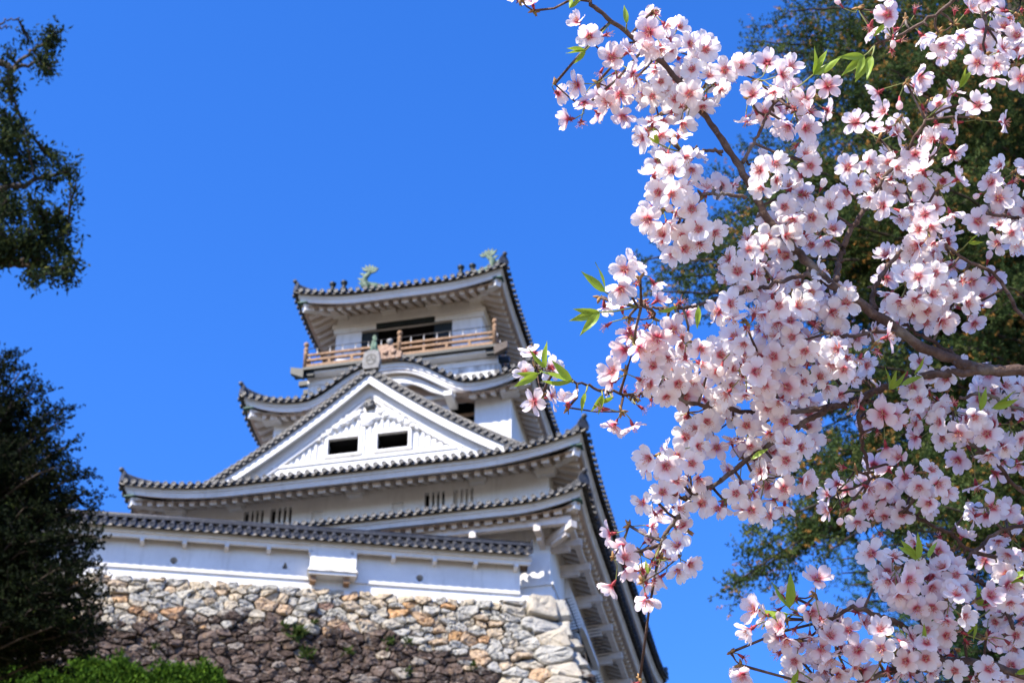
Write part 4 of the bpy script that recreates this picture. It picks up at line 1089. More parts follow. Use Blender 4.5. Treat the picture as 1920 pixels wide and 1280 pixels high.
# broadleaf tree reaching in at upper left
def leaf_quads(P, N_, size, rs):
    n = len(P); up = unit(rs.normal(size=(n, 3)) + np.array([0, 0, .5])); a = unit(N_ + rs.normal(size=(n, 3)) * .6); s_ = unit(np.cross(a, up)) ; L = size * rs.uniform(.7, 1.25, (n, 1))
    nn_ = np.cross(a, s_) * L * .12
    v = np.stack([P, P + a*L*.35 - s_*L*.2 + nn_, P + a*L, P + a*L*.35 + s_*L*.2 + nn_], 1).reshape(-1, 3)
    tone = np.repeat(rs.beta(1.6, 2.6, n), 4); return v, np.arange(n*4).reshape(-1, 4), tone
def broadleaf(label, name, base, limbs_px, clumps, Y0, mat, bark, seed, leaf=.085, dens=1.0, spread=.30):
    rs = np.random.default_rng(seed); root = empty(name, base); tag(root, label, 'tree'); b = V3(*base); mb = MB(); nodes = []
    for pts, r0 in limbs_px:
        W = [np.array(aty(x, y, Y0 + dy)) for x, y, dy in pts]
        ts = np.linspace(0, 1, 14); idx = ts * (len(W) - 1); c = np.array([W[int(i)] * (1 - (i % 1)) + W[min(int(i) + 1, len(W)-1)] * (i % 1) for i in idx])
        c[1:-1] = (c[:-2] + 2 * c[1:-1] + c[2:]) / 4
        c += rs.normal(0, .015, c.shape); mb.tube([q - b for q in c], [r0 * (1 - .75 * t) + .005 for t in ts], 7); nodes += list(c)
    nodes = np.array(nodes); P = []; D = []; dens = 1.7
    for (x, y, r_, n_) in clumps:
        c = np.array(aty(x, y, Y0 + rs.uniform(-.7, .7))); R = r_ * Y0 / .81 / FPX
        j = np.argmin(((nodes - c) ** 2).sum(1)); o_ = nodes[j]
        for q in range(int(n_ * dens)):
            e = c + unit(rs.normal(size=3)) * R * rs.random() ** .4; mid = o_ * .4 + c * .6 + rs.normal(0, .1 * R, 3)
            mb.tube([o_ - b, mid - b, e - b], [.012, .008, .003], 3, caps=False)
            tw = nrm(e - mid)
            for k in range(rs.integers(9, 17)):
                P.append(e + rs.normal(0, .045 + .25 * leaf, 3) - tw * rs.uniform(0, spread)); D.append(nrm(tw + rs.normal(0, .6, 3)))
    v, f, tone = leaf_quads(np.array(P), np.array(D), leaf, rs)
    mb.build('limbs', bark, root, recalc=False); np_mesh('crown', v - b, f, mat, root, {'tone': tone, 'tip': np.zeros(len(v))}); return root
BY = 17.0
bb = aty(-420, 300, BY); bbase = (bb.x, BY, gz(bb.x, BY) - .3)
lim = [([(-420, 300, 0), (-200, 180, 0), (0, 118, 0), (22, 132, 0)], .10), ([(22, 132, 0), (45, 105, 0), (75, 85, 0), (100, 62, 0)], .025), ([(22, 132, 0), (50, 122, 0), (75, 120, 0), (95, 128, 0)], .025),
       ([(-420, 500, .3), (-150, 480, .2), (0, 492, 0), (38, 496, 0), (60, 465, 0)], .13), ([(38, 496, 0), (80, 500, 0), (120, 510, 0)], .03), ([(38, 496, 0), (70, 460, 0), (110, 420, 0), (130, 440, 0)], .04),
       ([(-300, 420, .4), (-60, 370, .3), (10, 352, 0), (60, 340, 0), (130, 325, 0)], .06), ([(-200, 300, .4), (0, 285, 0), (30, 270, 0), (50, 245, 0)], .05), ([(-30, 60, 0), (0, 45, 0), (20, 38, 0), (36, 35, 0)], .012), ([(-30, 80, 0), (0, 52, 0), (16, 50, 0)], .01)]
cl = [(95, 85, 24, 10), (80, 110, 20, 8), (105, 62, 12, 5), (95, 135, 22, 8), (60, 85, 12, 3), (15, 100, 16, 5), (5, 140, 20, 6), (15, 170, 20, 5), (20, 190, 10, 3),
      (5, 215, 28, 14), (25, 235, 24, 10), (45, 240, 14, 4), (0, 265, 35, 16), (35, 290, 22, 8), (5, 320, 32, 14), (45, 330, 26, 10), (75, 315, 20, 8), (105, 305, 22, 9), (130, 325, 18, 8), (138, 345, 10, 4), (90, 340, 22, 7),
      (20, 370, 30, 10), (60, 365, 22, 6), (30, 410, 40, 22), (75, 410, 28, 12), (110, 400, 24, 10), (125, 430, 20, 8), (5, 450, 40, 26), (50, 450, 36, 22), (95, 450, 30, 14), (75, 480, 25, 10), (115, 480, 26, 10), (140, 490, 16, 6), (130, 520, 20, 8), (105, 530, 16, 5), (60, 530, 20, 7), (70, 515, 14, 4), (-20, 400, 50, 30), (-30, 300, 50, 26), (-30, 480, 40, 20)]
bt = broadleaf('loose leafy branches of a broadleaf tree hanging in from the upper left edge', 'broadleaf_tree', bbase, lim, cl, BY, CAMPH, BARKD, 8)
m = MB(); m.tube([V3(bb.x, BY, z) - V3(*bbase) for z in np.linspace(bbase[2], aty(-420, 60, BY).z, 8)], [.5 - .04 * i for i in range(8)], 12); m.build('trunk', BARKD, bt)

# clipped shrubs at the foot of the rampart, lower left
HYY = 46.0
rs = np.random.default_rng(3)
hx0, hx1 = aty(-60, 1240, HYY).x, aty(425, 1265, HYY).x
hroot = empty('hedge', ((hx0 + hx1) / 2, HYY, 21.5)); tag(hroot, 'bright green leafy hedge along the foot of the stone rampart at lower left', 'hedge')
N_ = 26000; X = rs.uniform(hx0, hx1, N_)
def htop(x):
    t = (x - hx0) / (hx1 - hx0); px = -60 + 485 * t
    zt = aty(200, 1262, HYY).z; return zt + .16 * np.sin(x * 2.1) + .10 * np.sin(x * 5.3 + 1) + .05 * np.sin(x * 11) - .35 * np.clip((px - 330) / 95, 0, 1) ** 1.5 * 1.2
ZT = htop(X); u = rs.random(N_)
Yh = HYY + rs.uniform(-1.1, 1.1, N_); Zd = np.abs(rs.normal(0, .22, N_)) + .35 * ((Yh - HYY) / 1.1) ** 2 * .8
front = u < .45; Yh[front] = HYY - 1.1 + rs.uniform(-.15, .2, front.sum()); Zd[front] = rs.uniform(.15, 3.6, front.sum())
P = np.stack([X, Yh, ZT - Zd], 1); Nn = np.tile([0, -.4, .9], (N_, 1))
v, f, tone = leaf_quads(P, Nn, .15, rs); hb = np.array(hroot.location)
np_mesh('leaves', v - hb, f, HEDGE, hroot, {'tone': tone, 'tip': np.zeros(len(v))})
m = MB()
for x in np.arange(hx0 + .4, hx1 - .3, .8): m.tube([V3(x, HYY, 21.4) - hb, V3(x + .1, HYY, 23.2) - hb, V3(x - .1, HYY - .2, float(htop(np.array([x]))[0]) - .6) - hb], [.05, .04, .015], 5)
m.build('stems', BARKG, hroot)

# weeds rooted in the joints of the rampart
WE = [(560, 1190, 1.0, 'largest green fern tuft on the dark stones, below the left end of the projecting bay'), (575, 1228, .8, 'green tuft close under the largest fern tuft on the rampart'),
      (532, 1176, .5, 'small tuft just up and left of the largest fern tuft on the rampart'), (590, 1168, .45, 'small tuft just up and right of the largest fern tuft on the rampart'),
      (728, 1205, .6, 'left one of two green tufts below and right of the projecting bay'), (766, 1204, .5, 'right one of two green tufts below and right of the projecting bay'),
      (652, 1224, .5, 'small tuft on dark stones directly below the right end of the projecting bay'), (765, 1262, .5, 'low green tuft at the bottom edge of the photo in the dark stones'),
      (888, 1250, .4, 'rightmost small tuft, where dark stones meet the pale corner stones'), (230, 1224, .4, 'small tuft beside the dark conifer, just above the hedge'), (292, 1214, .4, 'small tuft just above the hedge, a stride right of the conifer')]
for i, (x, y, sc, lab) in enumerate(WE):
    n_vec = Vector((sin(DA), -cos(DA), 0)); r_ = ray(x, y); d = 2.1
    for _ in range(12):
        p0 = Vector(rw(0, bat(d) + .12, 0)); t = (p0 - Vector((0, 0, CAMZ))).dot(n_vec) / r_.dot(n_vec); q = Vector((0, 0, CAMZ)) + r_ * t; d = (Q[2] + TOPZ) - q.z
    N_ = int(60 * sc); PP = np.tile([0, 0, 0], (N_, 1)) + rs.normal(0, .10 * sc, (N_, 3)); DD = unit(rs.normal(size=(N_, 3)) + np.array([sin(DA), -cos(DA), .5]))
    v, f, tone = leaf_quads(PP + DD * .05, DD, .26 * sc + .05, rs)
    o = np_mesh('weed_tuft', v, f, WEED, None, {'tone': tone, 'tip': np.zeros(len(v))}); o.location = q
    tag(o, lab, 'weed', 'weeds growing in the rampart joints')

# ------------------------------------------------------------------ cherry in blossom, close to the camera
CD = 2.30
def mk_petal():
    m = Mat('cherry_petal', 0.55, 0.25); t = m.attr('tone')
    oi = m.n('ShaderNodeObjectInfo'); sep = m.n('ShaderNodeSeparateColor'); m.l(oi.outputs['Color'], sep.inputs[0])
    white = m.ramp(t, [(0.0, (0.50, 0.05, 0.07)), (0.13, (0.70, 0.20, 0.22)), (0.25, (0.93, 0.82, 0.79)), (0.6, (0.978, 0.950, 0.920)), (1, (0.972, 0.930, 0.905))])
    pink = m.ramp(t, [(0.0, (0.48, 0.02, 0.05)), (0.17, (0.70, 0.14, 0.21)), (0.38, (0.93, 0.66, 0.67)), (0.75, (0.965, 0.84, 0.83)), (1, (0.95, 0.77, 0.78))])
    c = m.mix(sep.outputs[0], white, pink); m.color(c)
    m.translucent(0.58, c); return m.m
PETAL = mk_petal()
CALYX = simple('red_calyx', (0.30, 0.045, 0.05), 0.6, 0.4, 200, 0)
STAM = simple('pale_filament', (0.75, 0.42, 0.40), 0.6, 0.2, 200, 0)
ANTH = simple('ochre_anther', (0.50, 0.27, 0.07), 0.7, 0.3, 200, 0)
def mk_ped():
    m = Mat('green_flower_stalk', 0.6, 0.3); n = m.noise(30); m.color(m.ramp(n, [(0.35, (0.16, 0.20, 0.05)), (0.6, (0.24, 0.25, 0.08)), (0.75, (0.33, 0.14, 0.07))])); return m.m
PED = mk_ped()
BUDS = simple('bud_scales', (0.30, 0.17, 0.06), 0.7, 0.5, 120, 0.1)
def mk_leaf():
    m = Mat('young_cherry_leaf', 0.4, 0.4); t = m.attr('tone')
    c = m.ramp(t, [(0, (0.24, 0.36, 0.03)), (0.6, (0.32, 0.44, 0.045)), (1, (0.36, 0.27, 0.07))]); m.color(c); m.translucent(.4, c); return m.m
LEAF = mk_leaf()
def mk_bark():
    m = Mat('cherry_bark', 0.8, 0.3); a = m.noise(38, 5, .7); b = m.noise(140, 4, .7); l_ = m.noise(12, 4, .6)
    c = m.ramp(a, [(0.3, (0.036, 0.021, 0.015)), (0.5, (0.090, 0.055, 0.040)), (0.68, (0.16, 0.11, 0.085))])
    li = m.ramp(l_, [(0.56, (0, 0, 0)), (0.66, (.55, .55, .55))]); m.color(m.mix(li, c, (0.26, 0.24, 0.20))); m.bump(m.math('ADD', a, b), .8, .004); return m.m
BARKC = mk_bark()

def petal_pts(L, Wd, cup, curl, rs, tw=0.0):
    """grid petal, base at origin, along +x, up +z"""
    nu, nv = 8, 7; V = []; T = []; w1_, w2_, w3_ = rs.uniform(0, 6.28, 3); nt_ = rs.uniform(.09, .2)
    for i in range(nu):
        r_ = i / (nu - 1)
        wd = Wd * (0.16 + 0.84 * sin(min(1, r_ / .62) * pi / 2) ** 1.15) * (1 - max(0, (r_ - .62) / .38) ** 2.2 * .62)
        for j in range(nv):
            x_ = (j / (nv - 1) * 2 - 1); rr = r_
            if i == nu - 1: rr = 1.0 - (nt_ if j == nv // 2 else 0.0) - .03 * abs(x_) + rs.uniform(-.02, .02)
            ang = cup + curl * rr; 
            X = L * rr * cos(ang * .9); Zz = L * rr * sin(ang * .9)
            Zz += .10 * L * abs(x_) ** 2 * (.3 + rr) + L * (.050 * sin(x_ * 4.2 + rr * 6 + w1_) + .035 * sin(x_ * 8 + w2_) + .03 * sin(rr * 11 + x_ * 2 + w3_)) * rr
            V.append((X, wd / 2 * x_, Zz)); T.append(rr)
    F = [(i*nv+j, i*nv+j+1, (i+1)*nv+j+1, (i+1)*nv+j) for i in range(nu-1) for j in range(nv-1)]
    return np.array(V), F, T
def make_flower(kind, seed):
    rs = np.random.default_rng(seed); mb = MB(); tone = []
    R = .0178
    def pad(): tone.extend([0.0] * (len(mb.v) - len(tone)))
    cup = {'open': .12, 'half': .55, 'wide': -.08, 'deep': .85, 'bare': 0, 'ragged': .2}[kind] + rs.uniform(-.06, .06)
    if kind != 'bare':
        n = 5
        for k in range(n):
            if kind == 'ragged' and k in (1, 3) and rs.random() < .8: continue
            V, F, T = petal_pts(R * rs.uniform(.94, 1.06), R * rs.uniform(.78, .92), cup + rs.uniform(-.24, .24), rs.uniform(-.35, .22), rs, rs.random())
            V[:, 0] += .0016; V[:, 2] += .0004 * (k % 2) + .0003 * k; a = 2 * pi * k / 5 + rs.uniform(-.14, .14); c, s_ = cos(a), sin(a)
            rl = rs.uniform(-.30, .30); y, z = V[:, 1].copy(), V[:, 2].copy(); V[:, 1] = y * cos(rl) - z * sin(rl); V[:, 2] = y * sin(rl) + z * cos(rl)
            V = np.stack([V[:, 0] * c - V[:, 1] * s_, V[:, 0] * s_ + V[:, 1] * c, V[:, 2]], 1)
            mb.add(V, F, 0, True); tone.extend(T)
    ns = 16 if kind != 'bare' else 12
    for k in range(ns):
        a = rs.uniform(0, 2 * pi); el = rs.uniform(.5, 1.35) if kind != 'deep' else rs.uniform(1.0, 1.5); l_ = R * rs.uniform(.35, .60)
        d = V3(cos(a) * cos(el), sin(a) * cos(el), sin(el)); p = V3(0, 0, .0008); s1 = nrm(np.cross(d, V3(.3, .5, .8))) * .00022; s2 = nrm(np.cross(d, s1)) * .00022
        mb.add([p - s1, p + s1, p + d*l_ + s1, p + d*l_ - s1], [(0,1,2,3)], 2); mb.add([p - s2, p + s2, p + d*l_ + s2, p + d*l_ - s2], [(0,1,2,3)], 2)
        q = p + d * l_; h = .00058
        mb.add([q + V3(h,0,0), q + V3(0,h,0), q - V3(h,0,0), q - V3(0,h,0), q + V3(0,0,h*1.3), q - V3(0,0,h*1.3)], [(0,1,4),(1,2,4),(2,3,4),(3,0,4),(1,0,5),(2,1,5),(3,2,5),(0,3,5)], 3)
    mb.tube([(0, 0, .0006), (0, 0, -.0012), (0, 0, -.005), (0, 0, -.0085)], [.0021, .0024, .0019, .0010], 7, 1)
    mb.tube([(0, 0, .0007), (0, 0, .0014)], [.0024, .0010], 7, 1)
    for k in range(5):                                   # sepals
        a = 2 * pi * (k + .5) / 5; d = V3(cos(a), sin(a), (-.35 if kind != 'bare' else .25)); p = V3(-sin(a), cos(a), 0); o_ = V3(0, 0, -.0006)
        ln = .0062
        mb.add([o_ + p*.0012, o_ + d*ln*.5 + p*.0013, o_ + d*ln, o_ + d*ln*.5 - p*.0013, o_ - p*.0012], [(0,1,2,3,4)], 1)
    pad()
    nm = {'bare': 'spent_calyx'}.get(kind, 'blossom')
    o = mb.build(nm, [PETAL, CALYX, STAM, ANTH], None, None, {'tone': tone}, recalc=False)
    me = o.data; bpy.data.objects.remove(o); return me
FLOW = {k: [make_flower(k, 100 * i + j) for j in range(n)] for i, (k, n) in enumerate((('open', 6), ('half', 5), ('wide', 5), ('deep', 3), ('bare', 2), ('ragged', 3)))}
def make_bud():
    mb = MB(); mb.tube([(0,0,-.009),(0,0,-.003),(0,0,0),(0,0,.004),(0,0,.009),(0,0,.013)], [.001,.0017,.0024,.0044,.0046,.0008], 9, 0)
    mb.m = [1 if i < 18 else 0 for i in range(len(mb.m))]
    o = mb.build('flower_bud', [PETAL, CALYX], None, None, {'tone': [.5] * len(mb.v)}); me = o.data; bpy.data.objects.remove(o); return me
BUDM = make_bud()
def make_leaf(seed):
    rs = np.random.default_rng(seed); nu = 9; V = []; T = []
    for i in range(nu):
        r_ = i / (nu - 1); wd = .30 * sin(pi * min(1, r_ * 1.02) ** .8) ** .9 * (1 - .25 * r_) if 0 < i < nu - 1 else .004
        for j in range(5):
            x_ = j / 2 - 1; ser = 1 + (.05 if (i % 2 and abs(x_) == 1) else 0)
            V.append((r_, x_ * wd * .5 * ser, .18 * abs(x_) * wd + .12 * r_ * r_ * (1 if seed % 2 else -1) + .015 * sin(r_ * 9 + x_ * 3))); T.append(min(1, .15 + .55 * r_ * abs(x_) + rs.random() * .15))
    F = [(i*5+j, i*5+j+1, (i+1)*5+j+1, (i+1)*5+j) for i in range(nu-1) for j in range(4)]
    mb = MB(); mb.add(V, F, 0, True); o = mb.build('leaf', LEAF, None, None, {'tone': T}, recalc=False); me = o.data; bpy.data.objects.remove(o); return me
LEAFM = [make_leaf(i) for i in range(4)]

tb = at(3000, 900, 2.6); tbase = Vector((tb.x, tb.y, gz(tb.x, tb.y)))
cherry = empty('cherry_tree', tbase); tag(cherry, 'cherry tree with pale pink blossom branches spreading close in front at the right', 'tree')
crs = np.random.default_rng(77)
BR = [  # (points px, py, depth offset), start and end width in px
 ([(3000, 900, .3), (2500, 760, .15), (2100, 705, 0), (1920, 695, 0), (1845, 692, 0), (1740, 655, 0), (1650, 594, -.01), (1562, 535, -.02), (1500, 475, -.02), (1440, 410, -.02), (1395, 325, -.01), (1340, 243, 0), (1285, 165, .02), (1205, 88, .02), (1130, 25, 0), (1085, -8, 0)], 60, 8),
 ([(1850, 693, 0), (1770, 700, .0), (1700, 712, .02), (1640, 735, .03), (1580, 757, .03), (1500, 770, .03), (1400, 771, .02), (1310, 757, .0), (1235, 742, -.02), (1150, 737, -.04), (1100, 722, -.05), (1040, 700, -.06)], 18, 4),
 ([(1635, 735, .03), (1600, 752, .02), (1545, 770, .0), (1490, 800, -.01), (1420, 848, -.02), (1345, 905, -.02), (1300, 930, -.03), (1272, 968, -.03), (1248, 1000, -.03), (1238, 1020, -.03)], 13, 7),
 ([(1550, 527, -.02), (1510, 516, -.03), (1460, 528, -.05), (1390, 548, -.06), (1330, 566, -.07), (1282, 577, -.08), (1235, 578, -.08), (1195, 575, -.09)], 10, 5),
 ([(1565, 530, -.02), (1575, 490, .02), (1590, 440, .04), (1625, 385, .06), (1660, 330, .08), (1700, 280, .08), (1735, 225, .08)], 13, 6),
 ([(1640, 585, 0), (1640, 545, .02), (1665, 500, .04), (1700, 455, .05), (1725, 405, .06)], 12, 6),
 ([(1392, 305, -.01), (1420, 255, .0), (1440, 210, .01), (1470, 180, .02)], 8, 5),
 ([(1400, 368, -.02), (1365, 366, -.03), (1325, 363, -.04), (1292, 378, -.05)], 8, 5),
 ([(1355, 284, -.01), (1320, 282, -.02), (1280, 286, -.04)], 7, 5),
 ([(2700, 1500, .2), (2200, 1330, .1), (1925, 1268, .0), (1850, 1242, 0), (1760, 1240, -.02), (1690, 1252, -.03), (1630, 1272, -.03), (1570, 1300, -.03)], 46, 10),
 ([(1765, 1240, -.02), (1735, 1205, -.03), (1690, 1172, -.04), (1650, 1155, -.05), (1600, 1138, -.05), (1560, 1160, -.05)], 17, 7),
 ([(1725, 1200, -.03), (1728, 1170, -.02), (1722, 1140, -.02)], 7, 5),
 ([(2600, 1300, .3), (2150, 1230, .1), (1925, 1185, .02), (1885, 1140, .02), (1845, 1095, .0), (1800, 1075, -.01), (1765, 1050, -.02), (1745, 1035, -.03)], 30, 6),
 ([(2600, 1050, .4), (2100, 980, .2), (1925, 925, .05), (1880, 880, .03), (1840, 845, .02), (1790, 815, .0), (1750, 800, .0)], 28, 6),
 ([(2500, 1120, .4), (2050, 1075, .2), (1840, 1037, .08), (1780, 1000, .06), (1725, 972, .04), (1700, 955, .03)], 22, 6),
 ([(2400, 980, .3), (2050, 985, .15), (1925, 985, .03), (1870, 1000, .02), (1830, 1030, .0), (1810, 1050, 0)], 20, 6),
 ([(1630, 740, .03), (1612, 775, .03), (1616, 820, .04), (1626, 870, .05), (1630, 900, .05)], 10, 6),
 ([(2400, 200, .4), (2050, 60, .2), (1900, -10, .1), (1820, -20, .05), (1770, 15, .05), (1700, 60, .05), (1640, 85, .04)], 30, 5),
 ([(1830, -20, .08), (1838, 20, .06), (1850, 50, .05)], 9, 6),
 ([(2300, 380, .3), (2050, 400, .15), (1925, 410, .05), (1890, 405, .04), (1850, 400, .03)], 20, 6),
 ([(2300, 560, .3), (2050, 640, .1), (1925, 600, .05), (1870, 520, .06), (1800, 480, .06), (1760, 440, .06)], 16, 6),
 ([(1800, 672, 0), (1750, 640, .02), (1700, 610, .03), (1690, 570, .03)], 9, 5),
 ([(1700, 625, 0), (1640, 622, -.03), (1590, 632, -.04), (1550, 625, -.05)], 9, 6),
 ([(1510, 800, 0), (1490, 790, -.02), (1465, 760, -.03), (1440, 700, -.04), (1420, 660, -.04)], 8, 5),
 ([(2300, 800, .2), (2050, 790, .1), (1925, 770, .03), (1850, 740, .02), (1800, 745, .0)], 16, 6),
 ([(1040, 700, -.06), (1010, 690, -.06)], 4, 3),
]
bnodes = []
def smooth(pts, k=7):
    P = [np.array(p) for p in pts]; P = [2 * P[0] - P[1]] + P + [2 * P[-1] - P[-2]]; out = []
    for i in range(1, len(P) - 2):
        for t in np.linspace(0, 1, k, endpoint=False):
            a, b, c, d = P[i-1], P[i], P[i+1], P[i+2]
            out.append(.5 * ((2*b) + (-a + c)*t + (2*a - 5*b + 4*c - d)*t*t + (-a + 3*b - 3*c + d)*t**3))
    out.append(P[-2]); return out
for pts, w0, w1 in BR:
    W = smooth([np.array(at(x, y, CD + d)) for x, y, d in pts]); n = len(W); mb = MB()
    xs_ = smooth([np.array([x, y, 0.]) for x, y, d in pts])
    for i in range(1, n - 1): W[i] = W[i] + crs.normal(0, .0011, 3)
    L = [0]
    for i in range(1, n): L.append(L[-1] + np.linalg.norm(W[i] - W[i-1]))
    rad = [(w0 + (w1 - w0) * (l_ / L[-1]) ** (.55 if w0 > 25 else .8)) / 2 * CD / FPX * (1 + .10 * sin(i * 2.3) + crs.uniform(-.09, .09)) for i, l_ in enumerate(L)]
    mb.tube([p - np.array(tbase) for p in W], rad, 9)
    for i in range(2, n - 1, 2):                          # spur buds / leaf scars
        if crs.random() < .55:
            d = nrm(crs.normal(size=3)); mb.tube([W[i] - np.array(tbase), W[i] + d * (rad[i] + .003) - np.array(tbase), W[i] + d * (rad[i] + .006) - np.array(tbase)], [.0022, .002, .0008], 5)
    br = mb.build('branch', BARKC, cherry, recalc=False)
    bnodes += W
bnodes = np.array(bnodes)
mb = MB(); tz = [0, .4, 1.0, 1.8, 2.6, 3.3]
mb.tube([(.03 * sin(z * 2), .02 * cos(z * 3), z - .1) for z in tz], [.22, .16, .14, .13, .10, .06], 14); mb.build('trunk', BARKC, cherry)
mb = MB(); 
for e in ((3000, 900, .3), (2700, 1500, .2), (2600, 1300, .3), (2600, 1050, .4), (2500, 1120, .4), (2400, 980, .3), (2400, 200, .4), (2300, 380, .3), (2300, 560, .3), (2300, 800, .2)):
    p = np.array(at(e[0], e[1], CD + e[2])) - np.array(tbase); z = min(3.2, max(1.2, p[2] - .35 - .2 * abs(p[0]))); q = V3(.03 * sin(z * 2), .02 * cos(z * 3), z)
    mb = MB(); mb.tube([q, (p + q) / 2 + V3(0, 0, .06), p], [.05, .03, .012], 9); mb.build('branch', BARKC, cherry)

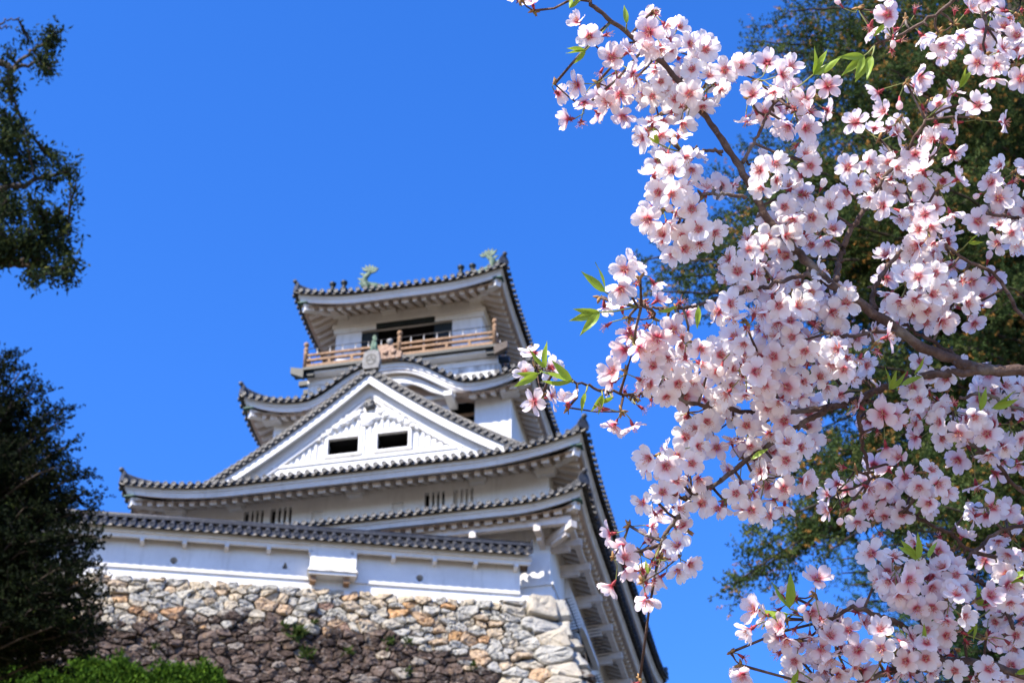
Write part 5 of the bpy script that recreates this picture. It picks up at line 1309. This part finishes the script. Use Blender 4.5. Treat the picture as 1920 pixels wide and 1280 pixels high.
# clusters: px, py, radius px, flowers, pinkness
CL = """1105 80 45 5 .6|1150 120 50 8 .6|1120 160 42 6 .6|1040 160 22 1 .6|1095 205 30 4 .6|1165 175 48 9 .5|1225 25 40 4 .4|1225 65 40 5 .3|1255 95 52 9 .15|1300 115 50 9 .05|1330 160 48 8 .0|1275 165 48 8 .05|1225 175 45 7 .15|1235 225 40 5 .2|1290 205 45 7 .05|1370 130 28 3 .1
1225 245 30 4 .05|1265 270 40 5 .05|1240 305 42 6 .05|1285 310 40 5 .15|1255 355 46 8 .1|1245 400 45 7 .1|1285 420 50 9 .05|1265 445 38 5 .0|1315 430 30 4 .0|1360 345 22 2 .1|1320 370 20 2 .6
1420 155 45 6 .55|1470 165 52 9 .65|1525 185 42 6 .7|1490 215 45 7 .7|1440 205 40 5 .6|1505 255 36 5 .5|1520 310 26 3 .3|1405 190 30 3 .5
1440 330 40 5 .1|1420 310 24 2 .05|1485 365 42 6 .1|1530 390 48 8 .05|1485 415 48 8 .05|1545 440 42 6 .0|1445 455 46 7 .0|1415 480 42 6 .05|1475 480 40 5 .1|1395 515 40 5 .1|1430 530 40 5 .15|1370 500 26 2 .05
1700 160 44 6 .6|1745 195 50 7 .6|1830 225 42 5 .5|1815 195 30 2 .5|1690 225 44 6 .6|1650 265 44 6 .4|1700 285 48 7 .3|1625 320 46 7 .05|1675 325 48 7 .05|1730 320 40 6 .5|1760 355 40 5 .4|1700 370 48 7 .4|1655 385 40 4 .1|1770 270 34 3 .5|1600 350 26 2 .1
1870 360 48 8 .2|1905 330 38 5 .2|1850 400 46 7 .2|1900 410 46 7 .15|1880 440 38 5 .2|1910 450 30 3 .2
1610 20 40 4 .6|1665 25 45 6 .6|1700 40 36 3 .6|1760 65 40 4 .4|1790 50 34 3 .4|1860 30 50 6 .3|1890 75 52 8 .35|1850 110 42 5 .35|1905 130 40 5 .35|1670 75 24 2 .6|1905 30 40 5 .4
1755 410 40 5 .3|1740 440 44 6 .2|1720 485 48 8 .1|1780 480 40 5 .25|1760 525 52 10 .05|1705 535 48 8 .05|1735 575 44 6 .1|1810 530 44 6 .3|1790 575 42 5 .2|1665 500 34 3 .3|1690 590 40 5 .1|1820 580 30 3 .3|1855 510 24 2 .5
1510 545 48 8 .1|1555 580 48 8 .1|1500 595 46 7 .2|1460 575 42 6 .15|1545 625 46 7 .2|1490 640 46 8 .1|1440 620 44 6 .1|1600 640 40 6 .4|1570 670 44 7 .15|1525 685 46 8 .1|1450 660 42 6 .25|1400 610 36 4 .1|1360 580 26 3 .1|1610 690 36 4 .1|1640 650 34 4 .5|1560 710 42 6 .1
1250 630 48 8 .45|1290 650 44 6 .2|1240 670 44 7 .1|1285 690 48 8 .0|1240 710 44 6 .0|1285 730 42 6 .05|1335 680 46 7 .1|1350 730 44 6 .05|1380 665 44 6 .3|1395 705 46 7 .15|1440 700 46 7 .2|1485 720 44 6 .05|1430 740 40 5 .1|1330 770 38 4 .0
1165 510 36 4 .35|1200 525 26 2 .6|1125 560 20 1 .5|1205 570 36 4 .6|1180 600 36 4 .7|1225 600 34 4 .6|1190 640 26 3 .7|1270 580 24 2 .9
1005 690 36 4 .5|1015 745 24 2 .5|1065 765 10 1 .9|1175 700 36 4 .5|1190 750 34 4 .9|1165 775 30 3 .9|1215 725 26 2 .6
1290 780 34 4 .1|1330 820 36 4 .2|1375 790 38 5 .6|1405 815 42 6 .1|1450 790 42 6 .1|1500 760 42 6 .05|1520 810 40 5 .05|1475 850 40 5 .1|1440 850 42 6 .1|1395 860 40 5 .4|1430 900 42 6 .4|1470 895 42 6 .4|1400 935 42 6 .2|1450 935 38 5 .3|1360 945 30 3 .3|1320 800 24 2 .0
1235 860 40 5 .1|1275 850 42 6 .05|1290 885 36 3 .2|1245 920 44 6 .2|1290 940 40 5 .2|1325 920 26 2 .2|1230 945 34 3 .2
1180 990 40 4 .5|1150 1050 38 5 .7|1200 1040 44 6 .4|1240 1055 46 7 .3|1275 1050 34 4 .2|1205 1095 34 4 .6|1230 1010 38 4 .4|1290 1000 24 1 .3
1650 770 44 7 .85|1660 800 36 5 .9|1625 785 36 4 .6|1700 720 44 6 .4|1745 750 48 8 .15|1790 780 48 8 .2|1745 800 44 6 .3|1840 760 46 7 .2|1885 740 46 7 .25|1850 810 44 6 .3|1800 825 44 6 .4|1895 800 44 6 .3|1830 860 38 5 .4|1900 850 34 4 .3|1780 700 34 3 .2|1860 710 36 4 .3|1720 690 34 3 .2
1605 885 36 4 .6|1640 900 44 6 .5|1690 885 44 6 .3|1735 895 42 6 .3|1570 925 32 3 .4|1620 935 42 5 .35|1665 955 42 6 .3|1580 965 34 3 .3|1710 935 44 6 .3|1755 925 34 3 .3|1640 985 36 4 .2
1850 955 36 4 .4|1885 980 42 5 .3|1900 1015 42 6 .3|1870 1050 44 6 .3|1905 1070 40 5 .3|1820 950 20 1 .1|1885 1100 40 5 .3
1650 1050 36 4 .1|1680 1075 46 7 .15|1720 1080 44 7 .4|1745 1030 26 2 .7|1790 1035 36 3 .7|1690 1110 44 7 .1|1740 1115 46 7 .3|1790 1095 42 5 .2|1780 1130 44 6 .4|1830 1130 46 6 .7|1860 1160 42 5 .8|1805 1170 40 5 .7|1890 1150 42 5 .2|1900 1190 40 5 .2|1850 1200 40 5 .4
1490 1125 42 6 .6|1530 1120 40 5 .6|1475 1165 42 6 .65|1520 1165 46 8 .6|1565 1150 40 5 .5|1585 1185 44 7 .45|1540 1205 48 8 .5|1495 1205 40 5 .5|1440 1165 30 3 .6|1570 1230 46 7 .4|1525 1245 42 6 .35|1600 1225 40 5 .5|1560 1265 44 6 .3|1500 1240 30 3 .3
1660 1195 40 5 .2|1680 1225 42 6 .5|1650 1240 44 6 .5|1720 1225 44 6 .2|1755 1195 40 5 .2|1730 1265 44 6 .2|1790 1225 40 5 .3|1680 1270 42 5 .3|1800 1265 38 4 .2|1900 1250 30 3 .3|1840 1275 34 3 .2|1640 1275 36 4 .3|1760 1150 34 4 .3
1390 1250 26 2 .6|1370 1225 20 1 .6|1200 1272 16 1 .6|1000 22 16 1 .7|975 0 14 1 .6"""
ent = []
for row in CL.split('\n'):
    for e in row.split('|'):
        x, y, r_, n_, pk = e.split(); ent.append([float(x), float(y), float(r_), int(n_), float(pk)])
sub = []
for x, y, r_, n_, pk in ent:
    # depth follows the branch nearest in view
    c0 = np.array(at(x, y, CD)); rel = bnodes - np.array([0, 0, CAMZ]); rd = np.array(ray(x, y)); rdl = rd / np.linalg.norm(rd)
    perp = np.linalg.norm(rel - (rel @ rdl)[:, None] * rdl, axis=1); j = np.argmin(perp); bn = bnodes[j]
    dep = bn[1] * cos(PITCH) + (bn[2] - CAMZ) * sin(PITCH) + (crs.uniform(.015, .055) if perp[j] < .013 else crs.uniform(-.045, .04))
    c = np.array(at(x, y, dep)); sub.append((c, r_ * dep / FPX, n_, pk, bn, perp[j], x, y))
# merge neighbours until 100 clusters remain
groups = [[i] for i in range(len(sub))]; cen = [sub[i][0] for i in range(len(sub))]
while len(groups) > 100:
    A = np.array(cen); sz = np.array([len(g) for g in groups]); D2 = ((A[:, None] - A[None]) ** 2).sum(-1) * (sz[:, None] + sz[None]) ** 1.5; np.fill_diagonal(D2, 1e9)
    i, j = np.unravel_index(np.argmin(D2), D2.shape); i, j = min(i, j), max(i, j)
    groups[i] += groups[j]; cen[i] = np.mean([sub[k][0] for k in groups[i]], 0); del groups[j]; del cen[j]
tocam0 = np.array([0, 0, CAMZ]); allf = []; TB = np.array(tbase); nflow = 0
for gi, g in enumerate(groups):
    orig = np.array(cen[gi]); mb = MB(); fl = []
    prev = None
    for k in g:
        c, R, n_, pk, bn, dist, x_px, y_px = sub[k]
        toc = nrm(tocam0 - c)
        loose = pk >= .38 and n_ <= 6
        node = c + (V3(0, 0, R * .25) + (-toc) * R * .35 if not loose else V3(0, 0, R * .15))
        pth = [bn, (bn + node) / 2 + crs.normal(0, .003, 3), node]
        if prev is not None: mb.tube([prev - orig, (prev + node) / 2 + V3(0, 0, -.003) - orig, node - orig], [.0012, .001, .0012], 5, 0)
        prev = node
        if True: mb.tube([p - orig for p in pth], [.0019, .0016, .0019], 6, 0)
        for q in range(4):                                    # bud scales round the node
            d = nrm(crs.normal(size=3)); mb.tube([node - orig, node + d * .004 - orig, node + d * .009 - orig], [.0018, .0022, .0006], 5, 1)
        n_ = int(round(n_ * (.84 if pk < .2 else .74 if pk < .38 else .64))) if n_ > 3 else n_
        for q in range(n_):
            best = None
            for tr in range(10):
                o_ = crs.normal(size=3); o_ = o_ / np.linalg.norm(o_); o_ = nrm(o_ + toc * .55 + V3(0, 0, -.22))
                if loose: o_ = nrm(crs.normal(size=3) + toc * .18 + V3(0, 0, -.30))
                p = c + o_ * R * (crs.uniform(.4, .96) if not loose else crs.uniform(.75, 1.30)) * np.array([1, 1, 1])
                dm = min([np.linalg.norm(p - a) for a in allf[-60:]] or [1])
                if best is None or dm > best[0]: best = (dm, p, o_)
                if dm > .021: break
            dm, p, o_ = best; allf.append(p)
            if loose: ax_ = nrm(o_ + toc * crs.uniform(-.15, .35) + crs.normal(0, .32, 3))
            else: ax_ = nrm(o_ + toc * (crs.uniform(.1, 1.2) if pk < .5 else crs.uniform(-.2, .8)) + V3(0, 0, -.15) + crs.normal(0, .38, 3))
            u_ = crs.random()
            if pk > .8 or (pk > .55 and n_ <= 3): kind = 'bare' if u_ < .42 else 'half' if u_ < .66 else 'open' if u_ < .74 else 'deep'
            elif n_ <= 3 or pk > .55: kind = 'bare' if u_ < .15 else 'half' if u_ < .42 else 'open' if u_ < .72 else 'ragged' if u_ < .8 else 'wide' if u_ < .93 else 'deep'
            else: kind = 'bare' if u_ < .06 else 'open' if u_ < .38 else 'wide' if u_ < .60 else 'half' if u_ < .86 else 'deep' if u_ < .92 else 'ragged'
            me = FLOW[kind][crs.integers(len(FLOW[kind]))]; nm = 'spent_calyx' if kind == 'bare' else 'blossom'
            if u_ > .965: me = BUDM; nm = 'flower_bud'
            fl.append((me, nm, p, ax_, min(1, max(0, pk * .9 + crs.normal(0, .18)))))
            bk = p - ax_ * .0085                               # stalk from node to the calyx
            m1 = node * .55 + bk * .45 - ax_ * .006 + V3(0, 0, -.002)
            mb.tube([node - orig, m1 - orig, bk - orig], [.0007, .00062, .0008], 5, 2, caps=False)
    co = mb.build('blossom_cluster', [BARKC, BUDS, PED], cherry, tuple(orig - TB), recalc=False)
    for me, nm, p, ax_, pk in fl:
        o = bpy.data.objects.new(nm, me); COL.objects.link(o); o.parent = co
        qt = Vector(ax_).to_track_quat('Z', 'Y') @ Quaternion((0, 0, 1), crs.uniform(0, 6.28)); sc = crs.uniform(.82, 1.10)
        o.matrix_local = Matrix.Translation(Vector(p - orig)) @ qt.to_matrix().to_4x4() @ Matrix.Scale(sc, 4)
        o.color = (pk, 0, 0, 1); nflow += 1
print('blossoms', nflow)
# young leaves: px, py, direction in the picture (deg, 0 = right, 90 = up), number, length px
LV = "1098 95 200 3 42|1068 15 60 2 44|1175 45 95 1 44|1135 548 120 2 56|1125 585 200 3 60|1010 700 195 2 52|1022 690 105 2 52|1072 715 160 3 62|1098 735 250 1 46|1130 740 245 2 44|1525 140 60 3 60|1620 105 215 3 52|1635 105 250 2 58|1660 45 225 1 40|1800 165 70 2 46|1668 730 70 3 50|1690 722 20 1 50|1838 770 90 2 50|1860 765 30 2 50|1480 1140 95 2 66|1478 1150 195 2 62|1722 1050 110 2 54|1715 1040 150 1 40|1740 1045 60 1 40|1840 1135 110 3 40|1700 1210 100 2 46|1730 1205 80 1 40|1495 1255 250 1 44|1885 1085 10 2 50|1215 1075 100 1 30|1310 575 270 1 40|1235 270 130 2 30|1595 760 250 1 28|1715 700 60 1 40|1815 455 10 2 34|1905 1262 20 2 44|1830 1160 250 2 44|1410 860 30 1 36|1268 575 200 1 40|1150 745 200 1 36"
for e in LV.split('|'):
    x, y, an, n_, ln = [float(v) for v in e.split()]
    rel = bnodes - tocam0; rd = nrm(np.array(ray(x, y))); perp = np.linalg.norm(rel - (rel @ rd)[:, None] * rd, axis=1); bn = bnodes[np.argmin(perp)]
    dep = bn[1] * cos(PITCH) + (bn[2] - CAMZ) * sin(PITCH) - .03; p = np.array(at(x, y, dep))
    mb = MB(); mb.tube([bn - p, (bn - p) * .4 + V3(0, 0, -.002), V3(0, 0, 0)], [.0012, .001, .0009], 5)
    st = mb.build('leaf_sprig', PED, cherry, tuple(p - TB), recalc=False)
    right = V3(1, 0, 0); upv = V3(0, -sin(PITCH), cos(PITCH)); fw = V3(0, cos(PITCH), sin(PITCH))
    for k in range(int(n_)):
        a = radians(an + (k - (n_ - 1) / 2) * 28 + crs.uniform(-8, 8)); d = nrm(right * cos(a) + upv * sin(a) + fw * crs.uniform(-.4, .4))
        nz = nrm(np.cross(d, np.cross(-fw + crs.normal(0, .6, 3), d))); s_ = np.cross(nz, d); L = ln * .98 * dep / FPX * crs.uniform(.85, 1.1)
        o = bpy.data.objects.new('leaf', LEAFM[k % 4]); COL.objects.link(o); o.parent = st
        M = Matrix(((d[0]*L, s_[0]*L, nz[0]*L, 0), (d[1]*L, s_[1]*L, nz[1]*L, 0), (d[2]*L, s_[2]*L, nz[2]*L, 0), (0, 0, 0, 1))); o.matrix_local = M
